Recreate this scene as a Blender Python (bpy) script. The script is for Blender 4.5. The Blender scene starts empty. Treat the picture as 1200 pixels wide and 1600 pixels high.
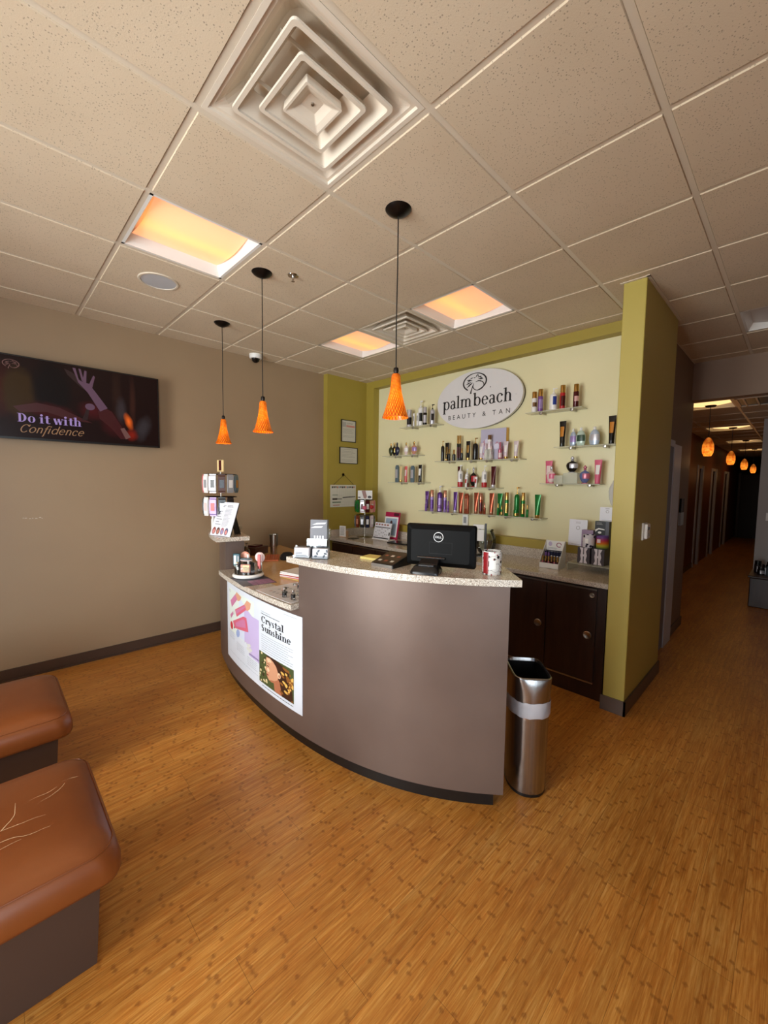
import bpy, math, random
from math import sin, cos, pi, radians, sqrt, atan2
from mathutils import Vector, Matrix
random.seed(7)
scene = bpy.context.scene
COL = scene.collection

# ------------------------------------------------------------------ camera, world, light, exposure
cam_data = bpy.data.cameras.new('camera')
cam = bpy.data.objects.new('camera', cam_data); COL.objects.link(cam)
YAW, PITCH, ROLL = radians(45.47765), radians(-4.00746), radians(0.74759)
fw = Vector((cos(YAW)*cos(PITCH), sin(YAW)*cos(PITCH), sin(PITCH)))
r0 = Vector((sin(YAW), -cos(YAW), 0)); u0 = r0.cross(fw)
rr = cos(ROLL)*r0 + sin(ROLL)*u0; uu = -sin(ROLL)*r0 + cos(ROLL)*u0
cam.matrix_world = Matrix(((rr.x, uu.x, -fw.x, -1.22256), (rr.y, uu.y, -fw.y, -1.64037), (rr.z, uu.z, -fw.z, 1.61163), (0, 0, 0, 1)))
cam_data.sensor_fit = 'HORIZONTAL'; cam_data.sensor_width = 36.0
cam_data.lens = 635.663/1200*36; cam_data.clip_start = 0.02; cam_data.clip_end = 100
scene.camera = cam

world = bpy.data.worlds.new('world'); scene.world = world; world.use_nodes = True
wn = world.node_tree.nodes['Background']
wn.inputs[0].default_value = (0.62, 0.74, 0.95, 1); wn.inputs[1].default_value = 0.8

def area_light(name, loc, direction, sx, sy, power, color):
    l = bpy.data.lights.new(name, 'AREA'); l.shape = 'RECTANGLE'; l.size = sx; l.size_y = sy
    l.energy = power; l.color = color
    o = bpy.data.objects.new(name, l); COL.objects.link(o); o.location = loc
    o.rotation_euler = Vector(direction).to_track_quat('-Z', 'Z').to_euler()
    return o
# daylight coming through the storefront glass behind the camera
area_light('storefront_daylight', (-3.75, 0.0, 1.42), (1, 0.0, 0.0), 5.0, 2.4, 500, (0.98, 0.965, 0.95))
area_light('added_side_fill', (-2.35, -4.15, 1.35), (0.0, 1, 0.0), 1.9, 2.2, 125, (0.86, 0.93, 1.0))  # fill light added from the side, outside an unseen added window

vs = scene.view_settings
vs.view_transform = 'Standard'; vs.look = 'None'; vs.exposure = 0.32; vs.gamma = 1.0; vs.use_curve_mapping = False

# ------------------------------------------------------------------ materials
def lin(c):
    c = c/255.0
    return c/12.92 if c <= 0.04045 else ((c+0.055)/1.055)**2.4
def rgb(r, g, b): return (lin(r), lin(g), lin(b), 1)
def hexc(h): return rgb(int(h[0:2], 16), int(h[2:4], 16), int(h[4:6], 16))
MATS = {}
def mat(name, color, rough=0.5, metal=0.0, emit=None, strength=0.0, trans=0.0, spec=0.5, coat=0.0, bump=0.0, bump_scale=200.0):
    if name in MATS: return MATS[name]
    m = bpy.data.materials.new(name); m.use_nodes = True
    nt = m.node_tree; b = nt.nodes['Principled BSDF']
    if isinstance(color, str): color = hexc(color)
    b.inputs['Base Color'].default_value = color
    b.inputs['Roughness'].default_value = rough; b.inputs['Metallic'].default_value = metal
    b.inputs['Specular IOR Level'].default_value = spec
    b.inputs['Transmission Weight'].default_value = trans
    b.inputs['Coat Weight'].default_value = coat
    if emit:
        b.inputs['Emission Color'].default_value = hexc(emit) if isinstance(emit, str) else emit
        b.inputs['Emission Strength'].default_value = strength
    # a little procedural variation on every surface
    tc = nt.nodes.new('ShaderNodeTexCoord'); n = nt.nodes.new('ShaderNodeTexNoise'); n.inputs['Scale'].default_value = 6
    nt.links.new(tc.outputs['Object'], n.inputs['Vector'])
    hv = nt.nodes.new('ShaderNodeHueSaturation'); hv.inputs['Color'].default_value = color
    mr = nt.nodes.new('ShaderNodeMapRange'); mr.inputs['To Min'].default_value = 0.95; mr.inputs['To Max'].default_value = 1.05
    nt.links.new(n.outputs['Fac'], mr.inputs['Value']); nt.links.new(mr.outputs['Result'], hv.inputs['Value'])
    nt.links.new(hv.outputs['Color'], b.inputs['Base Color'])
    if bump:
        n2 = nt.nodes.new('ShaderNodeTexNoise'); n2.inputs['Scale'].default_value = bump_scale; n2.inputs['Detail'].default_value = 3
        nt.links.new(tc.outputs['Object'], n2.inputs['Vector'])
        bp = nt.nodes.new('ShaderNodeBump'); bp.inputs['Strength'].default_value = bump; bp.inputs['Distance'].default_value = 0.002
        nt.links.new(n2.outputs['Fac'], bp.inputs['Height']); nt.links.new(bp.outputs['Normal'], b.inputs['Normal'])
    MATS[name] = m; return m

class NT:
    """small helper to write node graphs"""
    def __init__(s, m): s.m = m; s.nt = m.node_tree; s.b = s.nt.nodes['Principled BSDF']
    def n(s, t, **kw):
        x = s.nt.nodes.new(t)
        for k, v in kw.items(): setattr(x, k, v)
        return x
    def l(s, a, b): s.nt.links.new(a, b)
    def math(s, op, a, b=None, c=None, clamp=False):
        x = s.n('ShaderNodeMath', operation=op); x.use_clamp = clamp
        for i, v in enumerate((a, b, c)):
            if v is None: continue
            if hasattr(v, 'links'): s.l(v, x.inputs[i])
            else: x.inputs[i].default_value = v
        return x.outputs[0]
    def obj(s, scale=None, out='Object'):
        tc = s.n('ShaderNodeTexCoord')
        if scale is None: return tc.outputs[out]
        mp = s.n('ShaderNodeMapping'); mp.inputs['Scale'].default_value = scale
        s.l(tc.outputs[out], mp.inputs['Vector']); return mp.outputs['Vector']
    def noise(s, vec, scale, detail=3, rough=0.5):
        x = s.n('ShaderNodeTexNoise'); x.inputs['Scale'].default_value = scale; x.inputs['Detail'].default_value = detail
        x.inputs['Roughness'].default_value = rough; s.l(vec, x.inputs['Vector']); return x.outputs['Fac']
    def ramp(s, fac, stops):
        x = s.n('ShaderNodeValToRGB'); e = x.color_ramp.elements
        while len(e) < len(stops): e.new(0.5)
        for i, (p, c) in enumerate(stops): e[i].position = p; e[i].color = hexc(c) if isinstance(c, str) else c
        s.l(fac, x.inputs['Fac']); return x.outputs['Color']
    def mix(s, fac, a, b, mode='MIX'):
        x = s.n('ShaderNodeMix', data_type='RGBA', blend_type=mode)
        if hasattr(fac, 'links'): s.l(fac, x.inputs[0])
        else: x.inputs[0].default_value = fac
        for i, v in ((6, a), (7, b)):
            if hasattr(v, 'links'): s.l(v, x.inputs[i])
            else: x.inputs[i].default_value = hexc(v) if isinstance(v, str) else v
        return x.outputs[2]
    def bump(s, h, strength, dist=0.002):
        x = s.n('ShaderNodeBump'); x.inputs['Strength'].default_value = strength; x.inputs['Distance'].default_value = dist
        s.l(h, x.inputs['Height']); s.l(x.outputs['Normal'], s.b.inputs['Normal'])
def new_mat(name, rough=0.5, metal=0.0):
    m = bpy.data.materials.new(name); m.use_nodes = True; MATS[name] = m
    g = NT(m); g.b.inputs['Roughness'].default_value = rough; g.b.inputs['Metallic'].default_value = metal
    return m, g

# bamboo floor: thin strips along X, knuckle marks in ragged rows across each board, board joints
M_floor, g = new_mat('bamboo_floor', 0.26)
co = g.obj(); sep = g.n('ShaderNodeSeparateXYZ'); g.l(co, sep.inputs[0])
X, Y = sep.outputs[0], sep.outputs[1]
SWD, BWD, BLN, ROW = 0.0165, 0.132, 0.96, 0.130
def white(*vals):
    x = g.n('ShaderNodeTexWhiteNoise', noise_dimensions='3D'); c_ = g.n('ShaderNodeCombineXYZ')
    for i, v in enumerate(vals):
        if hasattr(v, 'links'): g.l(v, c_.inputs[i])
        else: c_.inputs[i].default_value = v
    g.l(c_.outputs[0], x.inputs['Vector']); return x.outputs['Value']
strip_id = g.math('FLOOR', g.math('DIVIDE', Y, SWD))
plank = g.math('FLOOR', g.math('DIVIDE', Y, BWD))
xo = g.math('ADD', X, g.math('MULTIPLY', white(plank, 3.0, 0.0), 1.9))
board = g.math('FLOOR', g.math('DIVIDE', xo, BLN))
tone_b = white(board, plank, 5.0); tone_s = white(strip_id, board, 9.0)
fib = g.noise(g.obj((9.0, 210.0, 1.0)), 1.0, 4, 0.65)
fib2 = g.noise(g.obj((4.0, 60.0, 1.0)), 1.0, 3, 0.6)
big = g.noise(g.obj((1.5, 5.0, 1.0)), 1.0, 3, 0.5)
base = g.ramp(g.math('ADD', g.math('MULTIPLY', fib, 0.45), g.math('ADD', g.math('MULTIPLY', fib2, 0.35), g.math('MULTIPLY', big, 0.2))),
              [(0.33, '935719'), (0.46, 'B2702B'), (0.55, 'C4873C'), (0.70, 'DAA65E')])
tone = g.math('ADD', 0.86, g.math('ADD', g.math('MULTIPLY', tone_b, 0.14), g.math('MULTIPLY', tone_s, 0.14)))
hs = g.n('ShaderNodeHueSaturation'); g.l(base, hs.inputs['Color']); g.l(tone, hs.inputs['Value']); hs.inputs['Saturation'].default_value = 1.0
# knuckles
jit = g.math('MULTIPLY', g.math('SUBTRACT', white(strip_id, board, 1.0), 0.5), 0.045)
wc = g.n('ShaderNodeCombineXYZ'); g.l(g.math('MULTIPLY', strip_id, 0.30), wc.inputs[0]); g.l(g.math('MULTIPLY', board, 5.3), wc.inputs[1])
wav = g.math('MULTIPLY', g.math('SUBTRACT', g.noise(wc.outputs[0], 1.0, 2), 0.5), 0.30)
uu_ = g.math('DIVIDE', g.math('ADD', g.math('ADD', xo, jit), g.math('ADD', wav, g.math('MULTIPLY', white(plank, board, 2.0), ROW))), ROW)
row = g.math('FLOOR', uu_)
du = g.math('MULTIPLY', g.math('ABSOLUTE', g.math('SUBTRACT', g.math('FRACT', uu_), 0.5)), ROW)
sf = g.math('ABSOLUTE', g.math('SUBTRACT', g.math('FRACT', g.math('DIVIDE', Y, SWD)), 0.5))
kd = g.math('ADD', g.math('DIVIDE', du, 0.0125), g.math('ADD', g.math('MULTIPLY', sf, 0.9), g.math('MULTIPLY', g.math('SUBTRACT', g.noise(g.obj((60, 150, 1)), 1.0, 2), 0.5), 1.5)))
kmask = g.ramp(kd, [(0.35, (1, 1, 1, 1)), (1.15, (0, 0, 0, 1))])
pres = g.math('GREATER_THAN', white(strip_id, row, 7.0), 0.42)
kmask2 = g.math('MULTIPLY', kmask, pres)
c1 = g.mix(g.math('MULTIPLY', kmask2, 0.55), hs.outputs['Color'], '7E4618')
fy = g.math('FRACT', g.math('DIVIDE', Y, BWD)); fx = g.math('FRACT', g.math('DIVIDE', xo, BLN))
seam = g.math('MAXIMUM', g.math('LESS_THAN', fy, 0.012), g.math('LESS_THAN', fx, 0.0018))
c2 = g.mix(g.math('MULTIPLY', seam, 0.5), c1, '4A2A10')
g.l(c2, g.b.inputs['Base Color'])
g.l(g.math('ADD', 0.27, g.math('MULTIPLY', fib2, 0.16)), g.b.inputs['Roughness'])
g.bump(g.math('SUBTRACT', fib, g.math('MULTIPLY', seam, 0.6)), 0.10, 0.001)

# acoustic ceiling tile with pin holes
M_tile, g = new_mat('acoustic_tile', 0.9)
co = g.obj()
v1 = g.n('ShaderNodeTexVoronoi'); v1.inputs['Scale'].default_value = 125; g.l(co, v1.inputs['Vector'])
s1 = g.n('ShaderNodeSeparateXYZ'); g.l(v1.outputs['Color'], s1.inputs[0])
hole = g.math('MULTIPLY', g.math('LESS_THAN', v1.outputs['Distance'], g.math('MULTIPLY', s1.outputs[0], 0.34)), 1.0)
fine = g.noise(co, 260, 2)
c = g.ramp(g.noise(co, 2.0, 2), [(0.3, 'D2BEA2'), (0.7, 'D9C6AB')])
c = g.mix(g.math('MULTIPLY', hole, 0.52), c, '6E5C4C')
g.l(c, g.b.inputs['Base Color'])
g.bump(g.math('SUBTRACT', g.math('MULTIPLY', fine, 0.5), hole), 0.35, 0.002)

def paint(name, a, b, rough=0.6, bump=0.1):
    m, g = new_mat(name, rough)
    co = g.obj(); g.l(g.ramp(g.noise(co, 1.3, 3), [(0.3, a), (0.7, b)]), g.b.inputs['Base Color'])
    g.bump(g.noise(co, 230, 3), bump, 0.001); return m
M_taupe = paint('taupe_wall_paint', '987F63', '9F8668', 0.5)
M_hall = paint('brown_hall_paint', '7D6450', '82684F', 0.6)
M_header = paint('beige_header_paint', '977C68', '9C826D', 0.6)
M_green = paint('olive_green_paint', 'A08C36', 'A8943E', 0.5)
M_pillar = paint('pillar_green_paint', 'B5A24C', 'BAA854', 0.5)
M_backpanel, g = new_mat('pale_green_niche_panel', 0.22)
co = g.obj(); g.l(g.ramp(g.noise(co, 0.9, 2), [(0.3, 'E6DDB0'), (0.7, 'EAE2B8')]), g.b.inputs['Base Color'])
M_greywall = paint('light_grey_wall_paint', 'B0AEAE', 'B8B6B6', 0.6)
M_white_wall = paint('cream_wall_paint', 'CFC6B8', 'D6CDBF', 0.7)
M_base = mat('brown_rubber_baseboard', '4A382E', 0.35)
M_black = mat('black_plastic', '141313', 0.32)
M_blackgloss = mat('glossy_black_plastic', '0C0B0B', 0.12)
M_dark = mat('dark_metal', '241C18', 0.35, 0.6)
M_grid = mat('white_ceiling_grid_metal', 'D9CBB6', 0.35)
M_diff = mat('white_diffuser_enamel', 'E2D5C2', 0.35)
M_whitemetal = mat('white_reflector_metal', 'EDEAE4', 0.3)
M_white = mat('white_plastic', 'EDEBE6', 0.35)
M_paper = mat('white_paper', 'F2F0EC', 0.7)
M_silver = mat('brushed_nickel', 'B8B2A8', 0.28, 1.0)
M_chrome = mat('chrome', 'D8D8D8', 0.12, 1.0)
M_cab, g = new_mat('dark_walnut_laminate', 0.38)
co = g.obj((1, 1, 0.12)); g.l(g.ramp(g.noise(co, 30, 4), [(0.3, '2A1911'), (0.7, '382319')]), g.b.inputs['Base Color'])
# desk laminate: brown grey with scuffs
M_desk, g = new_mat('brown_grey_metallic_laminate', 0.36, 0.35)
co = g.obj()
c = g.ramp(g.noise(co, 2.2, 3), [(0.3, '68574F'), (0.7, '746259')])
sc = g.ramp(g.noise(co, 9.0, 6, 0.7), [(0.60, (0, 0, 0, 1)), (0.72, (1, 1, 1, 1))])
c = g.mix(g.math('MULTIPLY', sc, 0.14), c, '5A4A42'); g.l(c, g.b.inputs['Base Color'])
g.l(g.math('ADD', 0.30, g.math('MULTIPLY', g.noise(co, 5, 4), 0.2)), g.b.inputs['Roughness'])
M_quartz, g = new_mat('speckled_quartz', 0.16)
co = g.obj()
v = g.n('ShaderNodeTexVoronoi'); v.inputs['Scale'].default_value = 330; g.l(co, v.inputs['Vector'])
sx_ = g.n('ShaderNodeSeparateXYZ'); g.l(v.outputs['Color'], sx_.inputs[0])
c = g.ramp(sx_.outputs[0], [(0.0, '6E6358'), (0.16, '8F8376'), (0.24, 'BDB1A2'), (0.8, 'CFC5B6'), (0.92, 'EEE9DF')])
g.l(c, g.b.inputs['Base Color'])
M_leather, g = new_mat('caramel_leather', 0.34)
co = g.obj(); c = g.ramp(g.noise(co, 3, 4), [(0.3, '773D19'), (0.7, '834720')]); g.l(c, g.b.inputs['Base Color'])
g.bump(g.noise(co, 260, 4), 0.12, 0.001)
M_crack = mat('pale_leather_crack', 'D9B48A', 0.8)
M_benchbase = mat('dark_brown_bench_laminate', '44322A', 0.4)

def glass_mat(name, tint=(1, 1, 1, 1), glossy=0.12, rough=0.03):
    m = bpy.data.materials.new(name); m.use_nodes = True; MATS[name] = m
    nt = m.node_tree; nt.nodes.clear()
    o = nt.nodes.new('ShaderNodeOutputMaterial'); t = nt.nodes.new('ShaderNodeBsdfTransparent'); gl = nt.nodes.new('ShaderNodeBsdfGlossy')
    t.inputs[0].default_value = tint; gl.inputs['Roughness'].default_value = rough
    fr = nt.nodes.new('ShaderNodeFresnel'); fr.inputs['IOR'].default_value = 1.45
    mm = nt.nodes.new('ShaderNodeMath'); mm.operation = 'ADD'; mm.inputs[1].default_value = glossy; mm.use_clamp = True
    mx = nt.nodes.new('ShaderNodeMixShader')
    nt.links.new(fr.outputs[0], mm.inputs[0]); nt.links.new(mm.outputs[0], mx.inputs[0])
    nt.links.new(t.outputs[0], mx.inputs[1]); nt.links.new(gl.outputs[0], mx.inputs[2]); nt.links.new(mx.outputs[0], o.inputs[0])
    return m
M_glass = glass_mat('clear_glass', (0.93, 0.97, 0.95, 1), 0.05)
M_pane = glass_mat('window_glass', (0.95, 0.97, 0.97, 1), 0.02)
M_acrylic = glass_mat('clear_acrylic', (0.93, 0.95, 0.96, 1), 0.04)
M_bag = mat('thin_plastic_film', 'E2E2E6', 0.25); M_bag.node_tree.nodes['Principled BSDF'].inputs['Alpha'].default_value = 0.5
M_frost = mat('clear_block_acrylic', 'E2E6D4', 0.15); M_frost.node_tree.nodes['Principled BSDF'].inputs['Alpha'].default_value = 0.42
M_shelf = mat('shelf_glass', 'E4E2CC', 0.1); M_shelf.node_tree.nodes['Principled BSDF'].inputs['Alpha'].default_value = 0.5
M_liner = mat('translucent_bin_liner', 'D8D6DE', 0.35); M_liner.node_tree.nodes['Principled BSDF'].inputs['Alpha'].default_value = 0.62

def lens_mat(name, strength, ya, yb):
    # a lamp tube glows behind the lens: brighter yellow band, peach edges (what it gives off)
    m, g = new_mat(name, 0.5)
    sp = g.n('ShaderNodeSeparateXYZ'); g.l(g.obj(), sp.inputs[0])
    t = g.math('ABSOLUTE', g.math('SUBTRACT', sp.outputs[1], 0.04))
    t = g.math('ADD', g.math('DIVIDE', t, 0.24), g.math('MULTIPLY', g.math('SUBTRACT', g.noise(g.obj((3, 8, 1)), 1, 2), 0.5), 0.35), clamp=True)
    c = g.ramp(t, [(0.0, ya), (0.34, yb), (1.0, 'FF9C70')])
    g.b.inputs['Base Color'].default_value = hexc('FFD9B0')
    g.l(c, g.b.inputs['Emission Color']); g.b.inputs['Emission Strength'].default_value = strength
    return m
M_lens = lens_mat('orange_filtered_lens', 0.70, 'FFCA66', 'FFAE6C')
M_lens_hall = mat('warm_hall_lens', 'FFE0B0', 0.5, emit='FFD08A', strength=1.15)
M_lens_dim = mat('unlit_lens', 'D8D4D0', 0.4)

PAL = dict(silver=('C6C4CA', .28, .45), white=('EDEAE6', .3, 0), grey=('9A9A9C', .35, 0), black=('15110F', .22, 0), dark=('241F22', .25, 0),
  olive=('3A3F26', .2, 0), gold=('C9A05A', .25, .9), navy=('23263F', .2, 0), palepink=('E6CFCB', .25, 0), peach=('C98F74', .25, 0),
  lavender=('9F86B8', .28, .2), slate=('5E7079', .35, .1), cream=('E0C48C', .35, 0), coral=('D4605E', .35, 0), maroon=('4E1418', .22, .2),
  silverpink=('D8C8CE', .28, .2), rose=('B9687A', .25, .2), red=('B01E22', .3, 0), purple=('5E3580', .25, .3), violet=('7A4F93', .28, .2),
  rosegold=('C98C72', .25, .85), copper=('A8553A', .25, .7), green=('1E7A34', .22, .25), blue=('2B3F8F', .3, 0), bronze=('7A5A3A', .3, .5),
  pinklabel=('D9A7A0', .4, 0), orange=('C07A22', .35, .2), iceblue=('B4C3D6', .22, .2), mint=('BFD3C4', .25, .1), darkgreen=('2F4A38', .3, 0),
  pink=('D6607E', .3, 0), periwinkle=('6F7DB0', .25, .3), teal=('1F4F5C', .35, 0), tan=('D6B08A', .4, 0), yellow=('E3D27A', .5, 0),
  blush=('D99A84', .35, 0), brown=('4A2A1E', .4, 0), lilac=('C3B4D6', .5, 0))
def P(n):
    h, r, me = PAL[n]; return mat('product_'+n, h, r, me)

# ------------------------------------------------------------------ mesh helpers
class MB:
    def __init__(s): s.v = []; s.f = []; s.m = []; s.sm = []
    def add(s, vs, fs, mi=0, smooth=False):
        o = len(s.v); s.v += [tuple(v) for v in vs]
        for f in fs: s.f.append(tuple(i+o for i in f)); s.m.append(mi); s.sm.append(smooth)
        return s
    def box(s, x0, x1, y0, y1, z0, z1, mi=0):
        vs = [(x, y, z) for z in (z0, z1) for y in (y0, y1) for x in (x0, x1)]
        return s.add(vs, [(0, 2, 3, 1), (4, 5, 7, 6), (0, 1, 5, 4), (2, 6, 7, 3), (0, 4, 6, 2), (1, 3, 7, 5)], mi)
    def prism(s, poly, z0, z1, mi=0, smooth=False):
        n = len(poly); a = sum(poly[i][0]*poly[(i+1) % n][1]-poly[(i+1) % n][0]*poly[i][1] for i in range(n))
        if a < 0: poly = poly[::-1]
        vs = [(x, y, z0) for x, y in poly]+[(x, y, z1) for x, y in poly]
        s.add(vs, [tuple(range(n))[::-1], tuple(range(n, 2*n))], mi)
        return s.add(vs, [(i, (i+1) % n, n+(i+1) % n, n+i) for i in range(n)], mi, smooth)
    def lathe(s, prof, seg=24, mi=0, sx=1, sy=1, cx=0, cy=0, smooth=True, a0=0, a1=2*pi, power=2):
        full = abs(a1-a0-2*pi) < 1e-6; n = seg if full else seg+1; vs = []
        for r, z in prof:
            for i in range(n):
                a = a0+(a1-a0)*i/seg; c_, s_ = cos(a), sin(a)
                if power != 2:
                    c_ = math.copysign(abs(c_)**(2/power), c_); s_ = math.copysign(abs(s_)**(2/power), s_)
                vs.append((cx+r*sx*c_, cy+r*sy*s_, z))
        fs = []
        for j in range(len(prof)-1):
            for i in range(seg):
                k = (i+1) % n if full else i+1
                fs.append((j*n+i, j*n+k, (j+1)*n+k, (j+1)*n+i))
        s.add(vs, fs, mi, smooth)
        if full:
            if prof[0][0] > 1e-5: s.add(vs[:n], [tuple(range(n))[::-1]], mi)
            if prof[-1][0] > 1e-5: s.add(vs[-n:], [tuple(range(n))], mi)
        return s
    def loft(s, rings, mi=0, smooth=True, caps=True):
        n = len(rings[0]); vs = [p for r in rings for p in r]; fs = []
        for j in range(len(rings)-1):
            for i in range(n):
                k = (i+1) % n; fs.append((j*n+i, j*n+k, (j+1)*n+k, (j+1)*n+i))
        s.add(vs, fs, mi, smooth)
        if caps: s.add(rings[0], [tuple(range(n))[::-1]], mi); s.add(rings[-1], [tuple(range(n))], mi)
        return s
    def tube(s, pts, r, seg=8, mi=0):
        pts = [Vector(p) for p in pts]; rings = []
        for i, p in enumerate(pts):
            d = (pts[min(i+1, len(pts)-1)]-pts[max(i-1, 0)]).normalized()
            a = Vector((0, 0, 1)) if abs(d.z) < 0.9 else Vector((1, 0, 0))
            u = d.cross(a).normalized(); w = d.cross(u)
            rr_ = r[i] if isinstance(r, (list, tuple)) else r
            rings.append([tuple(p+u*rr_*cos(2*pi*k/seg)+w*rr_*sin(2*pi*k/seg)) for k in range(seg)])
        return s.loft(rings, mi)
    def build(s, name, mats, parent=None, bevel=0.0, bseg=2, loc=None, rotz=0.0, sharp=35):
        me = bpy.data.meshes.new(name); me.from_pydata(s.v, [], s.f)
        if not isinstance(mats, (list, tuple)): mats = [mats]
        for m in mats: me.materials.append(m)
        for p, mi, sm in zip(me.polygons, s.m, s.sm): p.material_index = mi; p.use_smooth = sm
        if any(s.sm): me.set_sharp_from_angle(angle=radians(sharp))
        me.validate(); me.update()
        o = bpy.data.objects.new(name, me); COL.objects.link(o)
        if parent: o.parent = parent
        if loc is not None: o.location = loc
        if rotz: o.rotation_euler = (0, 0, rotz)
        if bevel:
            b = o.modifiers.new('bevel', 'BEVEL'); b.width = bevel; b.segments = bseg; b.limit_method = 'ANGLE'; b.angle_limit = radians(40)
            if bseg > 1:
                me.polygons.foreach_set('use_smooth', [True]*len(me.polygons)); me.set_sharp_from_angle(angle=radians(60))
        return o

def thing(name, label, cat, loc=(0, 0, 0), rotz=0.0, group=None):
    o = bpy.data.objects.new(name, None); COL.objects.link(o); o.empty_display_size = 0.05
    o.location = loc; o.rotation_euler = (0, 0, rotz); o['label'] = label; o['category'] = cat
    if group: o['group'] = group
    return o
def tag(o, label, cat, group=None):
    o['label'] = label; o['category'] = cat
    if group: o['group'] = group
    return o
def struct(o, label=None):
    o['kind'] = 'structure'
    if label: o['label'] = label
    return o
def box(x0, x1, y0, y1, z0, z1): return MB().box(x0, x1, y0, y1, z0, z1)
def cyl(r, z0, z1, seg=24, cx=0, cy=0): return MB().lathe([(r, z0), (r, z1)], seg, cx=cx, cy=cy)

# ------------------------------------------------------------------ lettering
def arc(cx, cy, rx, ry, a0, a1, thick, thin, n=18):
    """stroke along an ellipse, thick where it runs vertically, thin where horizontal"""
    out = []; inn = []
    for i in range(n+1):
        a = radians(a0+(a1-a0)*i/n); w = thin+(thick-thin)*abs(cos(a))**1.3
        c_, s_ = cos(a), sin(a); nl = sqrt((c_/rx)**2+(s_/ry)**2); nx, ny = c_/rx/nl, s_/ry/nl
        px, py = cx+(rx)*c_, cy+(ry)*s_
        out.append((px, py)); inn.append((px-nx*w, py-ny*w))
    vs = out+inn; m = n+1
    return vs, [(i, i+1, m+i+1, m+i) for i in range(n)]
def line(x0, y0, x1, y1, w, w1=None):
    w1 = w if w1 is None else w1
    dx, dy = x1-x0, y1-y0; L = sqrt(dx*dx+dy*dy); nx, ny = -dy/L/2, dx/L/2
    return [(x0+nx*w, y0+ny*w), (x1+nx*w1, y1+ny*w1), (x1-nx*w1, y1-ny*w1), (x0-nx*w, y0-ny*w)], [(0, 1, 2, 3)]
def glyph(ch, T, t, serif):
    """strokes of a letter; x height 1; returns (strokes, advance)"""
    S = []; sw = T*0.75; sh = t*0.9
    def stem(x, y0, y1, bot=True, top=False):
        S.append(line(x, y0, x, y1, T))
        if serif:
            if bot: S.append(line(x-T/2-sw*.6, y0+sh/2, x+T/2+sw*.6, y0+sh/2, sh))
            if top == 'l': S.append(line(x-T/2-sw*.8, y1-T*.45, x, y1-sh*.2, sh*1.1))
            elif top: S.append(line(x-T/2-sw*.6, y1-sh/2, x+T/2+sw*.6, y1-sh/2, sh))
    def arch(x0, x1):   # n-shaped arch from stem x0 to stem x1
        cx = (x0+x1)/2; S.append(arc(cx+T*.05, .60, (x1-x0)/2+T*.45, .42, 0, 150, T, t))
        S.append(line(x1, 0, x1, .62, T))
        if serif: S.append(line(x1-T/2-sw*.5, sh/2, x1+T/2+sw*.6, sh/2, sh))
    if ch == ' ': return S, .42
    if ch == 'l': stem(.16+T/2, 0, 1.52, True, 'l'); return S, .36+T
    if ch in 'iI':
        stem(.14+T/2, 0, 1, True, 'l'); S.append(arc(.14+T/2, 1.34, T*.62, T*.62, 0, 360, T*.6, T*.6)); return S, .34+T
    if ch == 't': stem(.2+T/2, .1, 1.3, False); S.append(line(.02, .96, .55+T/2, .96, t*1.2)); S.append(arc(.42+T/2, .2, .22+T/2, .2, 180, 300, T, t)); return S, .56+T/2
    if ch in 'nhm':
        x0 = .14+T/2; stem(x0, 0, 1.52 if ch == 'h' else 1, True, 'l'); arch(x0, x0+.56)
        if ch == 'm': arch(x0+.56, x0+1.1); return S, x0+1.1+.22
        return S, x0+.56+.22
    if ch == 'u':
        x0 = .14+T/2; stem(x0, .35, 1, False, 'l'); S.append(arc(x0+.28, .42, .28+T*.5, .44, 180, 330, T, t)); x1 = x0+.56; S.append(line(x1, 0, x1, 1, T))
        if serif: S.append(line(x1, sh/2, x1+T/2+sw*.7, sh/2, sh)); S.append(line(x1-sw, 1-T*.4, x1, 1-sh*.2, sh))
        return S, x1+.2
    if ch in 'bpd':
        if ch == 'd':
            x0 = .92; stem(x0, 0, 1.52, True, 'l'); S.append(arc(.52, .5, .45, .53, 40, 330, T, t)); return S, 1.12
        x0 = .14+T/2
        if ch == 'b': stem(x0, 0.02, 1.52, False, 'l')
        else: stem(x0, -.52, 1, True, 'l')
        S.append(arc(x0+.34, .5, .46, .53, -152, 150, T, t)); return S, x0+.34+.52
    if ch == 'a':
        x1 = .68; S.append(line(x1, 0.04, x1, .68, T)); S.append(arc(.42, .66, .26+T/2, .37, -5, 150, T, t))
        S.append(arc(.42, .28, .36, .31, 60, 325, T, t)); S.append(line(x1, .02+t/2, x1+T/2+.12, .08+t/2, t)); return S, .95
    if ch == 'e': S.append(arc(.5, .5, .44, .53, 22, 322, T, t)); S.append(arc(.5, .5, .44, .53, 0, 30, T*.9, t)); S.append(line(.12, .55, .9, .55, t)); return S, 1.0
    if ch == 'c': S.append(arc(.5, .5, .44, .53, 42, 322, T, t)); S.append(arc(.74, .80, T*.55, T*.5, 0, 360, T*.5, T*.5)); return S, .94
    if ch == 'o': S.append(arc(.52, .5, .47, .53, 0, 360, T, t, 28)); return S, 1.04
    if ch == 'r': x0 = .14+T/2; stem(x0, 0, 1, True, 'l'); S.append(arc(x0+.3, .68, .28, .34, 50, 170, T, t*1.2)); S.append(arc(x0+.42, .84, T*.55, T*.55, 0, 360, T*.5, T*.5)); return S, x0+.54
    if ch == 'y':
        S.append(line(.16, 1, .48, .05, T)); S.append(line(.82, 1, .40, -.34, t)); S.append(arc(.26, -.38, .18, .16, 180, 360, T*.6, t))
        if serif: S.append(line(.0, 1-sh/2, .36, 1-sh/2, sh)); S.append(line(.66, 1-sh/2, .96, 1-sh/2, sh))
        return S, .94
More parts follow.
